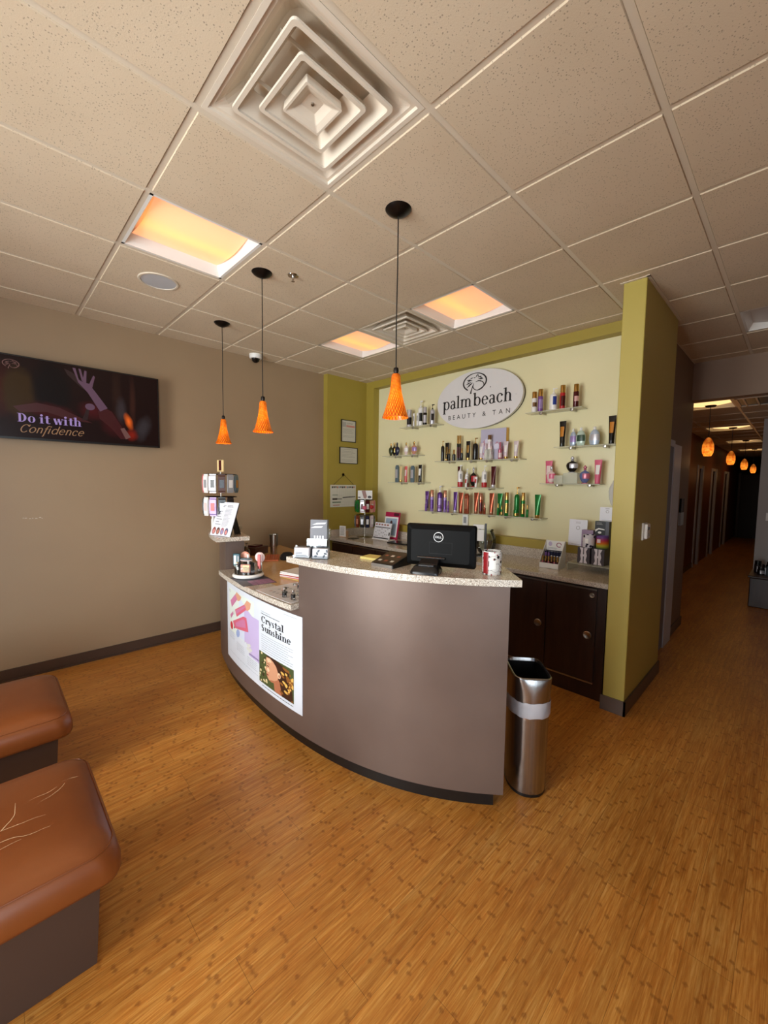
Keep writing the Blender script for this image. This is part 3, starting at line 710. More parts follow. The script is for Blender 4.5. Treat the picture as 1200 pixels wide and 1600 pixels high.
# 0 skin dark, 1 skin light, 2 lilac text, 3 gold text, 4 red sleeve, 5 red pale
put(pic, mp, *poly((-.02, .245), (.03, .225), (.10, .16), (.18, .10), (.20, .06), (.16, .06), (.08, .12), (.0, .20)), -.10, .03, h=.0001, mi=0)
put(pic, mp, *poly((.035, .262), (.055, .262), (.075, .17), (.10, .16), (.115, .255), (.13, .252), (.125, .155), (.145, .15), (.175, .225), (.187, .215), (.165, .12), (.20, .07), (.27, -.035), (.215, -.07), (.13, .08), (.07, .15)), -.10, .03, h=.0002, mi=1)
put(pic, mp, *poly((.075, .262), (.09, .262), (.11, .17), (.095, .165)), -.10, .03, h=.0002, mi=1)
put(pic, mp, *ell(.145, -.04, .034, .028), -.10, .03, h=.0002, mi=1)
put(pic, mp, *poly((.12, -.06), (.14, -.07), (.125, -.15), (.085, -.16)), -.10, .03, h=.0002, mi=0)
put(pic, mp, *poly((.20, -.07), (.26, -.04), (.30, -.06), (.38, -.20), (.42, -.285), (.36, -.29), (.29, -.20), (.21, -.13)), -.10, .03, h=.0001, mi=4)
put(pic, mp, *poly((-.34, -.10), (-.20, -.055), (-.06, -.075), (.08, -.14), (.16, -.175), (.02, -.165), (-.14, -.12), (-.30, -.14)), -.10, .03, h=.0001, mi=4)
put(pic, mp, *poly((.36, -.20), (.39, -.19), (.44, -.27), (.40, -.29)), -.10, .03, h=.0002, mi=5)
V, F, w = pen_text('Do it with', 1.0, .30, .05, True, .03)
s_ = .40/w; put(pic, mp, V, F, -.420, -.183, .0004, 2, s_)
V, F, w = pen_text('Confidence', 1.0, .17, .10, False, .0, .38)
s_ = .405/w; put(pic, mp, V, F, -.415, -.262, .0005, 3, s_)
palm_logo(pic, mp, -.440, .247, .033, .0003, 5)
pm = lambda n, h, e: mat('screen_'+n, '060404', .3, emit=h, strength=e)
pic.build('screen_image', [pm('skin_dark', '1E0C0F', .9), pm('skin', '4E3646', 1), pm('lilac_letters', '8670A0', 1), pm('gold_letters', '7E5C40', 1), pm('sleeve', '30070B', 1), pm('pale_mark', '5A3C38', 1)], scr)

# shelf: right end y, left end y, top z, bracket positions; product: shelf, kind, x, y, height, width, colours, name, label
SHELVES = [
    (1.342, 1.943, 2.317, [1.744, 1.458]),
    (1.627, 2.24, 1.97, [2.029, 1.743]),
    (1.523, 2.131, 1.631, [1.912, 1.632]),
    (0.297, 1.361, 1.878, [1.173, 0.887, 0.691, 0.405]),
    (0.539, 1.114, 1.584, [0.93, 0.647]),
    (0.877, 1.597, 1.289, [1.404, 1.12]),
    (0.059, 0.848, 1.298, [0.64, 0.45, 0.166]),
    (-0.262, 0.266, 2.313, [0.122, -0.166]),
    (-0.546, -0.027, 1.97, [-0.168, -0.454]),
    (-0.442, 0.092, 1.633, [-0.059, -0.344]),
]
PRODUCTS = [
    (0, 'spray', 2.585, 1.803, 0.209, 0.0707, 'silver', 'silver', 'black', 'spray_bottle', 'tall silver and black cylinder bottle at the left end of the highest left glass shelf'),
    (0, 'tube', 2.585, 1.730, 0.158, 0.0326, 'white', 'white', 'grey', 'lotion_tube', 'slim white tube just right of the silver cylinder on the highest left glass shelf'),
    (0, 'tube', 2.585, 1.670, 0.159, 0.0323, 'white', 'white', 'grey', 'lotion_tube', 'slim white tube in front of the white bottle with black script, highest left shelf'),
    (0, 'pump', 2.630, 1.657, 0.307, 0.0695, 'white', 'white', 'black', 'pump_bottle', 'tall white bottle with black script, tallest on the highest left glass shelf'),
    (0, 'spray', 2.585, 1.552, 0.214, 0.0514, 'black', 'silver', 'silver', 'spray_bottle', 'black bottle fading to silver at the top, fifth along the highest left shelf'),
    (0, 'pump', 2.585, 1.438, 0.230, 0.0593, 'silver', 'dark', 'black', 'pump_bottle', 'bottle fading from black shoulders to silver base, beside the oval wall sign'),
    (1, 'perfume', 2.585, 2.116, 0.169, 0.0746, 'olive', 'gold', 'olive', 'lotion_bottle', 'dark green ornate bottle at the left end of the middle left glass shelf'),
    (1, 'perfume', 2.630, 2.101, 0.183, 0.0666, 'dark', 'gold', 'gold', 'lotion_bottle', 'small dark bottle with gold topper half hidden behind the navy bottle'),
    (1, 'perfume', 2.585, 2.003, 0.172, 0.0816, 'navy', 'navy', 'navy', 'lotion_bottle', 'navy blue squat bottle with a plain round stopper on the left wall shelf'),
    (1, 'perfume', 2.585, 1.849, 0.166, 0.0719, 'palepink', 'gold', 'white', 'lotion_bottle', 'pale pink ornate bottle with gold topper, second from the right on its shelf'),
    (1, 'perfume', 2.585, 1.716, 0.168, 0.0939, 'peach', 'gold', 'lavender', 'lotion_bottle', 'peach and lavender ornate bottle at the right end of the middle left shelf'),
    (2, 'slab', 2.585, 1.998, 0.219, 0.0535, 'slate', 'slate', 'silver', 'lotion_tube', 'slate blue flat tube at the left end of the lowest left glass shelf'),
    (2, 'tube', 2.585, 1.935, 0.200, 0.0449, 'cream', 'gold', 'cream', 'lotion_tube', 'cream yellow tube standing against a slate blue one'),
    (2, 'tube', 2.585, 1.844, 0.200, 0.0523, 'coral', 'coral', 'palepink', 'lotion_tube', 'coral pink slim tube in the middle of the lowest left shelf'),
    (2, 'slab', 2.585, 1.733, 0.206, 0.0555, 'slate', 'slate', 'silver', 'lotion_tube', 'slate blue flat tube right of the coral pink tube'),
    (2, 'tube', 2.585, 1.611, 0.213, 0.0622, 'black', 'black', 'white', 'lotion_tube', 'black tube with a white patch at the right end of the lowest left shelf'),
    (3, 'pump', 2.585, 1.275, 0.233, 0.0424, 'black', 'gold', 'black', 'pump_bottle', 'black pump bottle at the far left end of the long shelf under the oval sign'),
    (3, 'tube', 2.630, 1.247, 0.213, 0.0585, 'black', 'gold', 'gold', 'lotion_tube', 'black tube with gold lettering beside the leftmost black pump bottle'),
    (3, 'small', 2.585, 1.222, 0.069, 0.0217, 'black', 'gold', 'gold', 'sample_bottle', 'tiny gold capped vial in front of the left black and gold tube'),
    (3, 'small', 2.585, 1.182, 0.136, 0.0287, 'black', 'gold', 'black', 'sample_bottle', 'little black bottle with a gold cap right of the left black and gold tube'),
    (3, 'small', 2.585, 1.115, 0.124, 0.0390, 'black', 'gold', 'black', 'dropper_bottle', 'squat black dropper bottle left of the tall black spray bottles'),
    (3, 'spray', 2.630, 1.097, 0.285, 0.0256, 'black', 'gold', 'maroon', 'spray_bottle', 'tall thin black spray bottle, left one of a pair with bare gold tips'),
    (3, 'spray', 2.630, 1.067, 0.283, 0.0255, 'black', 'gold', 'maroon', 'spray_bottle', 'tall thin black spray bottle, right one of a pair with bare gold tips'),
    (3, 'small', 2.585, 1.010, 0.137, 0.0313, 'black', 'gold', 'black', 'sample_bottle', 'little black gold capped bottle at the foot of the tall spray pair'),
    (3, 'tube', 2.585, 0.927, 0.209, 0.0582, 'black', 'gold', 'gold', 'lotion_tube', 'black tube with gold lettering standing alone in the middle of the long shelf'),
    (3, 'small', 2.585, 0.930, 0.071, 0.0206, 'gold', 'white', 'black', 'sample_bottle', 'tiny pale capped vial in front of the middle black and gold tube'),
    (3, 'pump', 2.585, 0.835, 0.237, 0.0605, 'black', 'gold', 'black', 'pump_bottle', 'broad black pump bottle with gold collar next to silvery pink tubes'),
    (3, 'tube', 2.630, 0.789, 0.184, 0.0569, 'silverpink', 'gold', 'white', 'lotion_tube', 'silvery pink tube directly right of the broad black pump bottle'),
    (3, 'small', 2.585, 0.706, 0.173, 0.0393, 'silverpink', 'silverpink', 'white', 'spray_bottle', 'slim silvery pink spray bottle left of the lilac picture carton'),
    (3, 'small', 2.585, 0.645, 0.140, 0.0388, 'silverpink', 'palepink', 'white', 'spray_bottle', 'short pink bottle standing before the lilac picture carton'),
    (3, 'small', 2.585, 0.539, 0.173, 0.0410, 'rose', 'rose', 'palepink', 'spray_bottle', 'slim rose pink bottle before the right edge of the lilac carton'),
    (3, 'tube', 2.585, 0.473, 0.177, 0.0547, 'silverpink', 'gold', 'white', 'lotion_tube', 'silvery pink tube second from the right end of the long shelf under the sign'),
    (3, 'tube', 2.585, 0.362, 0.175, 0.0545, 'silverpink', 'gold', 'white', 'lotion_tube', 'silvery pink tube alone at the right end of the long shelf under the sign'),
    (4, 'tube', 2.630, 1.072, 0.232, 0.0429, 'maroon', 'maroon', 'maroon', 'lotion_tube', 'dark red tube half hidden behind the left white and red pump bottle'),
    (4, 'pump', 2.585, 1.021, 0.245, 0.0598, 'white', 'white', 'red', 'pump_bottle', 'white pump bottle with a red base at the left end of its shelf'),
    (4, 'pump', 2.630, 0.963, 0.203, 0.0434, 'white', 'silver', 'red', 'pump_bottle', 'smaller white bottle behind a little white tube, left of the black ornate bottle'),
    (4, 'tube', 2.585, 0.943, 0.112, 0.0381, 'white', 'white', 'red', 'lotion_tube', 'little white tube with a red band left of the black ornate bottle'),
    (4, 'perfume', 2.630, 0.880, 0.224, 0.0895, 'black', 'silver', 'red', 'lotion_bottle', 'black ornate round bottle between two little white tubes'),
    (4, 'tube', 2.585, 0.816, 0.113, 0.0372, 'white', 'white', 'red', 'lotion_tube', 'little white tube with a red band right of the black ornate bottle'),
    (4, 'pump', 2.585, 0.713, 0.232, 0.0609, 'white', 'white', 'red', 'pump_bottle', 'white pump bottle with a red base standing alone left of a dark red tube'),
    (4, 'tube', 2.585, 0.606, 0.221, 0.0647, 'maroon', 'silver', 'maroon', 'lotion_tube', 'dark red tube with silver cap at the right end of the short middle shelf'),
    (5, 'tube', 2.630, 1.533, 0.237, 0.0585, 'purple', 'silver', 'violet', 'lotion_tube', 'purple tube at the far left end of the lowest long shelf'),
    (5, 'small', 2.585, 1.508, 0.141, 0.0293, 'violet', 'purple', 'purple', 'sample_bottle', 'small violet vial in front of the leftmost purple tube'),
    (5, 'spray', 2.585, 1.418, 0.255, 0.0472, 'lavender', 'rosegold', 'purple', 'spray_bottle', 'lavender spray bottle with rose gold cap, left of the purple pump bottle'),
    (5, 'pump', 2.630, 1.335, 0.305, 0.0680, 'purple', 'silver', 'lavender', 'pump_bottle', 'purple pump bottle, tallest on the left half of the lowest shelf'),
    (5, 'jar', 2.585, 1.302, 0.076, 0.0784, 'purple', 'violet', 'lavender', 'cream_jar', 'purple jar in front of the purple pump bottle'),
    (5, 'spray', 2.585, 1.225, 0.253, 0.0442, 'lavender', 'rosegold', 'purple', 'spray_bottle', 'lavender spray bottle with rose gold cap, right of the purple pump bottle'),
    (5, 'small', 2.585, 1.179, 0.133, 0.0263, 'violet', 'violet', 'purple', 'sample_bottle', 'small violet vial between the lavender spray and the second purple tube'),
    (5, 'tube', 2.585, 1.081, 0.238, 0.0574, 'purple', 'silver', 'purple', 'lotion_tube', 'purple tube standing next to the copper coloured ones'),
    (5, 'tube', 2.585, 1.004, 0.232, 0.0602, 'copper', 'copper', 'copper', 'lotion_tube', 'copper tube immediately right of the second purple tube'),
    (5, 'slab', 2.585, 0.927, 0.224, 0.0572, 'copper', 'copper', 'rosegold', 'spray_bottle', 'copper flat sided bottle at the right end of the left lowest shelf'),
    (6, 'tube', 2.585, 0.806, 0.228, 0.0613, 'copper', 'rosegold', 'copper', 'lotion_tube', 'copper tube at the left end of the right lowest shelf'),
    (6, 'spray', 2.630, 0.776, 0.223, 0.0442, 'copper', 'rosegold', 'maroon', 'spray_bottle', 'copper spray bottle right behind the left copper tube'),
    (6, 'small', 2.585, 0.701, 0.118, 0.0320, 'copper', 'rosegold', 'copper', 'sample_bottle', 'small copper bottle between two copper tubes'),
    (6, 'tube', 2.585, 0.618, 0.228, 0.0602, 'copper', 'rosegold', 'copper', 'lotion_tube', 'copper tube standing alone left of the green products'),
    (6, 'tube', 2.630, 0.546, 0.226, 0.0635, 'green', 'gold', 'green', 'lotion_tube', 'green tube at the left of the green products on the lowest shelf'),
    (6, 'small', 2.585, 0.540, 0.123, 0.0257, 'green', 'gold', 'green', 'sample_bottle', 'small green gold capped bottle in front of the left green tube'),
    (6, 'small', 2.585, 0.499, 0.102, 0.0229, 'green', 'gold', 'gold', 'sample_bottle', 'smallest green vial at the right foot of the left green tube'),
    (6, 'spray', 2.585, 0.444, 0.239, 0.0441, 'green', 'gold', 'gold', 'spray_bottle', 'green spray bottle with gold cap left of the green pump bottle'),
    (6, 'pump', 2.630, 0.356, 0.295, 0.0558, 'green', 'gold', 'green', 'pump_bottle', 'green pump bottle with gold neck, tallest of the green products'),
    (6, 'jar', 2.585, 0.339, 0.066, 0.0737, 'green', 'green', 'gold', 'cream_jar', 'green jar in front of the green pump bottle'),
    (6, 'spray', 2.585, 0.267, 0.241, 0.0422, 'green', 'gold', 'gold', 'spray_bottle', 'green spray bottle with gold cap right of the green pump bottle'),
    (6, 'small', 2.585, 0.220, 0.125, 0.0251, 'green', 'gold', 'green', 'sample_bottle', 'small green gold capped bottle right of the right green spray'),
    (6, 'tube', 2.585, 0.118, 0.226, 0.0668, 'green', 'gold', 'green', 'lotion_tube', 'green tube alone at the right end of the lowest shelf'),
    (7, 'spray', 2.585, 0.190, 0.193, 0.0514, 'white', 'gold', 'bronze', 'spray_bottle', 'white gold capped bottle with brown band, left end of the highest right shelf'),
    (7, 'spray', 2.585, 0.130, 0.208, 0.0517, 'violet', 'gold', 'lavender', 'spray_bottle', 'violet bottle with gold cap next to the white one on the highest right shelf'),
    (7, 'pump', 2.585, 0.005, 0.199, 0.0733, 'white', 'white', 'blue', 'pump_bottle', 'white pump bottle with blue printing in the middle of the highest right shelf'),
    (7, 'spray', 2.585, -0.078, 0.213, 0.0504, 'red', 'gold', 'maroon', 'spray_bottle', 'bright red bottle with tall gold cap right of the white pump bottle'),
    (7, 'spray', 2.585, -0.197, 0.204, 0.0502, 'maroon', 'gold', 'pinklabel', 'spray_bottle', 'dark maroon bottle with gold cap and pink label at the right end of its shelf'),
    (8, 'tube', 2.585, -0.091, 0.232, 0.0642, 'black', 'black', 'orange', 'lotion_tube', 'black tube with orange artwork at the left end of the second right shelf'),
    (8, 'round', 2.630, -0.170, 0.163, 0.0632, 'iceblue', 'white', 'lavender', 'lotion_bottle', 'ice blue rounded bottle half behind the green and white one'),
    (8, 'round', 2.585, -0.254, 0.163, 0.0867, 'mint', 'white', 'darkgreen', 'lotion_bottle', 'rounded white bottle with dark green pattern in the middle of its shelf'),
    (8, 'round', 2.585, -0.368, 0.160, 0.0935, 'iceblue', 'white', 'silver', 'lotion_bottle', 'ice blue rounded bottle standing apart right of the green patterned one'),
    (8, 'tube', 2.585, -0.504, 0.237, 0.0635, 'black', 'black', 'orange', 'lotion_tube', 'black tube with orange artwork next to the green pillar'),
    (9, 'tube', 2.630, 0.042, 0.214, 0.0736, 'pink', 'pink', 'palepink', 'lotion_tube', 'pink tube behind the white and pink ornate bottle'),
    (9, 'perfume', 2.585, -0.003, 0.164, 0.0889, 'palepink', 'silver', 'pink', 'lotion_bottle', 'white and pink ornate bottle at the left end of the lowest right shelf'),
    (9, 'perfume', 2.585, -0.303, 0.164, 0.0967, 'periwinkle', 'rose', 'rose', 'lotion_bottle', 'periwinkle blue ornate bottle with a crown topper and red foot'),
    (9, 'tube', 2.585, -0.410, 0.208, 0.0664, 'pink', 'pink', 'white', 'lotion_tube', 'pink tube alone at the right end of the lowest right shelf'),
]
# ------------------------------------------------------------------ reception desk (curved)
CO = [0.0339999, -0.1357592, 0.2975170, -0.2662855, 0.1615103]
def fX(y): return (((CO[0]*y+CO[1])*y+CO[2])*y+CO[3])*y+CO[4]
def dX(y): return ((4*CO[0]*y+3*CO[1])*y+2*CO[2])*y+CO[3]
def dp(y, off=0.0):
    s = dX(y); L = sqrt(1+s*s); return (fX(y)+off/L, y-off*s/L)
def strip(y0, y1, o0, o1, n=36, e0=0.0, e1=0.0):
    """plan outline between two offsets of the desk curve"""
    ys = [y0+(y1-y0)*i/n for i in range(n+1)]
    return [dp(y, o0) for y in ys]+[dp(y, o1) for y in ys[::-1]]
desk = thing('reception_desk', 'curved brown grey reception desk with speckled stone tops', 'desk', (0.45, .5, 0))
def dbuild(mb, name, m, parent=None, **k):
    o = mb.build(name, m, parent or desk, **k)
    if not parent or parent is desk: o.location = (-.45, -.5, 0)
    return o
Y0, Y1, Y2, Y3 = -.703, .414, 1.615, 2.45
dbuild(MB().prism(strip(Y0, Y1, 0, .16), .08, 1.135, smooth=True), 'high_front_panel', M_desk)
dbuild(MB().prism(strip(Y1, Y2, 0, .12), .08, .857, smooth=True), 'low_front_panel', M_desk)
dbuild(MB().prism(strip(Y2, Y3, 0, .15), .08, 1.135, smooth=True), 'end_panel', M_desk)
dbuild(MB().prism(strip(Y0+.03, Y3, .03, .12, 50), 0, .08, smooth=True), 'toe_kick', M_black)
dbuild(MB().prism(strip(-.735, .488, -.035, .30), 1.135, 1.168, smooth=True), 'high_top', M_quartz)
dbuild(MB().prism(strip(Y1+.002, Y2-.002, -.055, .12)+[], .857, .89, smooth=True), 'low_top', M_quartz)
dbuild(MB().prism(strip(1.505, Y3, -.09, .165), 1.135, 1.168, smooth=True), 'end_top', M_quartz)
# tan laminate work surface behind the low front
M_work, g = new_mat('tan_worktop_laminate', 0.25)
g.l(g.ramp(g.noise(g.obj(), 60, 3), [(0.3, 'BE9766'), (0.7, 'CCA674')]), g.b.inputs['Base Color'])
ws = [dp(Y1+.03+(Y3-.03-Y1)*i/24, .121 if Y1+.03+(Y3-.03-Y1)*i/24 < Y2 else .16) for i in range(25)]+[(1.18, 2.50), (1.12, 1.95), (.90, 1.30), (.72, .75), (.62, .46)]
dbuild(MB().prism(ws, .850, .889), 'work_surface', M_work)
dbuild(MB().prism(strip(Y0+.05, Y1-.02, .165, .52), .71, .74), 'staff_shelf', M_work)
dbuild(MB().prism([dp(.45, .55), dp(.45, .57), (.60, .50), (.62, .48)], .0, .85), 'support_panel', M_desk)
dbuild(MB().prism([(1.05, 2.10), (1.08, 2.12), (1.0, 2.42), (.97, 2.42)], .0, .85), 'support_panel', M_desk)

# curved map for things stuck on the desk front: s = y position, z
def dmap(s, z, h=0.0):
    x, y = dp(s, -h); return (x, y, z)
poster = MB()
PY0, PY1, PZ0, PZ1 = .378, 1.555, .205, .812      # right edge, left edge, bottom, top
W_ = PY1-PY0; HT = PZ1-PZ0
def pmap(u, v, h=0.0):                            # u from the left edge 0..1, v from the top 0..1
    return dmap(PY1-u*W_, PZ1-v*HT, .0035+h)
def curved(mb, u0, v0, u1, v1, h, mi, n=14):
    vs = []
    for i in range(n+1):
        u = u0+(u1-u0)*i/n; vs += [pmap(u, v1, h), pmap(u, v0, h)]
    mb.add(vs, [(2*i, 2*i+2, 2*i+3, 2*i+1) for i in range(n)], mi, True)
ptn = thing('promotional_poster', 'white and lilac cosmetics poster reading Crystal Sunshine on the curved desk front', 'poster', (.09, .95, .5))
def pb(mb, name, mats, par=None):
    o = mb.build(name, mats, par or ptn); 
    o.location = (-.09, -.95, -.5) if not par else (0, 0, 0); return o
sheet = MB(); vs = []
for i in range(25):
    u = i/24.; vs += [pmap(u, 1, 0), pmap(u, 0, 0), dmap(PY1-u*W_, PZ1, .0006), dmap(PY1-u*W_, PZ0, .0006)]
fs = []
for i in range(24):
    a = 4*i; b = a+4; fs += [(a, b, b+1, a+1), (a+1, b+1, b+2, a+2), (a+2, b+2, b+3, a+3), (a+3, b+3, b, a)]
fs += [(0, 1, 2, 3), (99, 98, 97, 96)]
sheet.add(vs, fs, 0, True); sh_o = pb(sheet, 'sheet', mat('poster_white', 'DCE2EB', .35))
pc = ['C9B8E0', 'D9E0F2', 'D07FA6', 'D9687E', 'DDA284', 'CC3A46', '9DAED8', 'D9DAD2', '2C3034', '8E96A0', 'D9B7CE', 'E3EDE4']
pms = [mat('poster_ink_'+c_, c_, .35) for c_ in pc]
ar = MB()
curved(ar, .055, .06, .50, .62, .0002, 11); 
def cpoly(mb, pts, h, mi):  # polygon in poster coords, thin slices follow the curve closely enough
    def clip(ps, c_, keep):
        o_ = []
        for i in range(len(ps)):
            a_, b_ = ps[i-1], ps[i]; ia, ib = (a_[0]-c_)*keep >= 0, (b_[0]-c_)*keep >= 0
            if ia != ib: f_ = (c_-a_[0])/(b_[0]-a_[0]); o_.append((c_, a_[1]+f_*(b_[1]-a_[1])))
            if ib: o_.append(b_)
        return o_
    k0 = int(min(p_[0] for p_ in pts)/.02); k1 = int(max(p_[0] for p_ in pts)/.02)+1
    for k_ in range(k0, k1):
        q_ = clip(clip(list(pts), k_*.02, 1), (k_+1)*.02, -1)
        if len(q_) > 2: mb.add([pmap(u, v, h) for u, v in q_], [tuple(range(len(q_)))], mi)
for k in range(10):
    a = .26+.30*k/10; b = .26+.30*(k+1)/10
    cpoly(ar, [(a, .10+.02*k), (b, .12+.02*k), (b, .60), (a, .62)], .0004, 1 if k < 3 else 0)
for k in range(6):
    a = .42+.143*k/6; b = .42+.143*(k+1)/6; cpoly(ar, [(a, .24), (b, .24), (b, .72), (a, .72)], .0005, 0)
for k in range(6):
    a = .42+.143*k/6; b = .42+.143*(k+1)/6; cpoly(ar, [(a, .70), (b, .70), (b, .735+.003*k), (a, .73)], .0005, 0)
# three tubes, a cap and a dab of cream
cpoly(ar, [(.085, .225), (.22, .065), (.262, .105), (.115, .300)], .0010, 2); cpoly(ar, [(.195, .095), (.22, .058), (.305, .085), (.285, .135), (.237, .165)], .0012, 4)
cpoly(ar, [(.180, .30), (.365, .145), (.405, .185), (.215, .375)], .0010, 3); cpoly(ar, [(.195, .305), (.37, .16), (.38, .17), (.215, .34)], .0013, 2); cpoly(ar, [(.355, .150), (.395, .085), (.455, .095), (.445, .165), (.395, .215)], .0012, 4)
cpoly(ar, [(.075, .42), (.135, .345), (.155, .365), (.095, .455)], .0010, 2); cpoly(ar, [(.135, .345), (.175, .315), (.175, .365), (.150, .375)], .0012, 7)
cpoly(ar, [(.135, .47), (.335, .31), (.385, .30), (.415, .46), (.165, .545)], .0010, 3); cpoly(ar, [(.19, .465), (.33, .345), (.36, .345), (.375, .43), (.20, .505)], .0013, 2)
cpoly(ar, ell(.105, .545, .030, .052)[0], .0011, 5); cpoly(ar, [(.155, .535), (.170, .525), (.172, .55), (.157, .557)], .0014, 8)
cpoly(ar, ell(.235, .575, .032, .055, rot=.3)[0], .0009, 6)
for a_ in (.2, 1.4, 2.6, 3.8, 5.0): cpoly(ar, ell(.425+.022*cos(a_), .645+.036*sin(a_), .022, .018, 12, a_)[0], .0010+.00005*a_, 7)
pb(ar, 'product_picture', pms)
# portrait
po = MB(); pq = ['4A5632', 'E6D2A0', 'D29A78', 'B06E50', '38221A', '8A5628', 'E0B45C', '8A3A34', 'F0C8A4']
pqm = [mat('portrait_'+c_, c_, .35) for c_ in pq]
curved(po, .565, .575, .93, .93, .0002, 0)
rnd = random.Random(3)
def clampu(u, v): return (min(max(u, .567), .928), min(max(v, .577), .928))
for k in range(22):
    u, v, q_ = rnd.uniform(.57, .66), rnd.uniform(.58, .92), rnd.uniform(.5, 1.2); cpoly(po, [clampu(*q) for q in ell(u, v, .009*q_, .014*q_, 8)[0]], .0004+.00001*k, 1 if k % 3 else 4)
for k in range(26):
    u, v, q_ = rnd.uniform(.86, .925), rnd.uniform(.60, .92), rnd.uniform(.5, 1.2); cpoly(po, [clampu(*q) for q in ell(u, v, .014*q_, .02*q_, 8)[0]], .0011+.00001*k, 6 if k % 2 else 5)
cpoly(po, [(.655, .577), (.76, .577), (.835, .60), (.885, .66), (.91, .74), (.915, .82), (.925, .926), (.79, .926), (.77, .80), (.72, .70), (.67, .64)], .0008, 4)      # hair
cpoly(po, [(.655, .60), (.69, .592), (.73, .61), (.765, .65), (.785, .71), (.785, .76), (.775, .80), (.75, .835), (.715, .850), (.685, .845), (.668, .825), (.664, .812), (.655, .805), (.660, .795), (.652, .785), (.658, .770), (.642, .752), (.640, .745), (.655, .715), (.652, .68), (.648, .64)], .0010, 2)    # face in profile
cpoly(po, [(.735, .835), (.785, .77), (.80, .80), (.82, .926), (.745, .926), (.74, .87)], .00105, 3); cpoly(po, [(.685, .845), (.715, .850), (.75, .835), (.775, .80), (.785, .76), (.770, .79), (.745, .815), (.71, .828)], .00112, 3)
cpoly(po, [(.66, .61), (.70, .60), (.715, .63), (.67, .65)], .00115, 8); cpoly(po, ell(.675, .735, .014, .022, 10)[0], .00115, 8)
cpoly(po, ell(.793, .725, .016, .030)[0], .0013, 8); cpoly(po, ell(.795, .73, .008, .018)[0], .00135, 3)
cpoly(po, ell(.671, .694, .013, .006)[0], .0014, 4); cpoly(po, [(.652, .672), (.675, .662), (.700, .672), (.675, .668)], .0014, 4)
cpoly(po, [(.654, .787), (.672, .784), (.682, .793), (.668, .803), (.657, .801)], .0014, 7)
for k in range(11):
    a = k/10.; cpoly(po, [clampu(*q) for q in ell(.845+.03*sin(k*1.9), .615+.30*a, .020, .013, 10, .6)[0]], .0012+.00002*k, (5, 4, 6)[k % 3])
pb(po, 'portrait_picture', pqm)
# lettering
le = MB()
def lmap(u, v, h=0.0): return dmap(PY1-u, PZ1+v, .0035+h)
V, F, w = pen_text('Sunshine', 1.0, .30, .12, True, .0); s_ = .315*W_/w
V, F, w = pen_text('Crystal', 1.0, .30, .12, True, .0)
put(le, lmap, [(x_, y_*.64) for x_, y_ in V], F, .592*W_, -.236*HT, .0006, 0, s_); V, F, w = pen_text('Sunshine', 1.0, .30, .12, True, .0)
put(le, lmap, [(x_, y_*.64) for x_, y_ in V], F, .592*W_, -.330*HT, .0006, 0, s_)
tl = le; le = MB()
grey_lines(le, lmap, .592*W_, .82*W_, [-.140*HT], .0006, 0, .004); grey_lines(le, lmap, .592*W_, .72*W_, [-.115*HT], .0006, 1, .003)
grey_lines(le, lmap, .595*W_, .93*W_, [-(.375+.025*k)*HT for k in range(8)], .0006, 1, .0026, .15)
grey_lines(le, lmap, .84*W_, .96*W_, [-.035*HT], .0006, 1, .0022, .02)
grey_lines(le, lmap, .60*W_, .93*W_, [-.962*HT], .0006, 0, .0042, .02)
for a, b, v0 in ((.05, .18, .62), (.21, .36, .70), (.39, .55, .765)): grey_lines(le, lmap, a*W_, b*W_, [-(v0+.022*k)*HT for k in range(5)], .0006, 1, .0020, .2)
grey_lines(le, lmap, .06*W_, .56*W_, [-.895*HT], .0006, 1, .0016, .02); grey_lines(le, lmap, .05*W_, .10*W_, [-.09*HT, -.11*HT], .0006, 1, .0022, .02)
pb(tl, 'title_lettering', mat('ink_black', '1E2124', .5)); pb(le, 'small_print', [mat('ink_black', '1E2124', .5), mat('ink_grey', '8A9098', .5)])

# ------------------------------------------------------------------ back counter
FXc, ZC = 1.965, .905
ct = thing('back_counter_top', 'long speckled stone counter top below the product shelves', 'counter', (2.25, .95, ZC))
def rel(mb, name, m, root, par=None, **k):
    """build in world coordinates under a thing"""
    o = mb.build(name, m, par or root, **k); 
    if not par or par is root: o.location = -root.location
    return o
rel(box(FXc, 2.59, -.728, 2.61, ZC-.038, ZC), 'slab', M_quartz, ct, bevel=.003, bseg=1)
up1 = tag(box(2.568, 2.589, -.728, 2.589, ZC+.0003, 1.0).build('counter_upstand', M_quartz), 'long low stone upstand along the back wall behind the counter', 'upstand')
up2 = tag(box(1.985, 2.567, 2.590, 2.609, ZC+.0003, 1.0).build('counter_upstand', M_quartz), 'short stone upstand against the green side wall with the certificates', 'upstand')
def cab(y0, y1, label, doors, side=None):
    c = thing('base_cabinet', label, 'cabinet', (2.28, (y0+y1)/2, 0), group='dark walnut base cabinets under the back counter')
    rel(box(2.005, 2.585, y0+.001, y1-.001, .0, ZC-.040), 'body', M_cab, c)
    for (a, b, kx, kz) in doors:
        d = rel(box(1.985, 2.005, a+.003, b-.003, .135, .838), 'door', M_cab, c)
        kn = MB(); R = Matrix.Rotation(radians(-90), 4, 'Y')
        k_ = MB(); k_.lathe([(.0, .004), (.012, .005), (.022, .009), (.026, .010), (.030, .006), (.030, 0)], 28)
        k_.v = [tuple(Matrix.Translation((1.985, kx, kz)) @ R @ Vector(v)) for v in k_.v]
        k_.build('knob', M_silver, d)
    rel(box(1.981, 1.9865, min(a for a, *_ in doors)+.003, max(b for _, b, *_ in doors)-.003, .838, .850), 'edge_trim', M_silver, c)
    rel(box(1.981, 1.9865, min(a for a, *_ in doors)+.003, max(b for _, b, *_ in doors)-.003, .124, .134), 'edge_trim', M_silver, c)
    return c
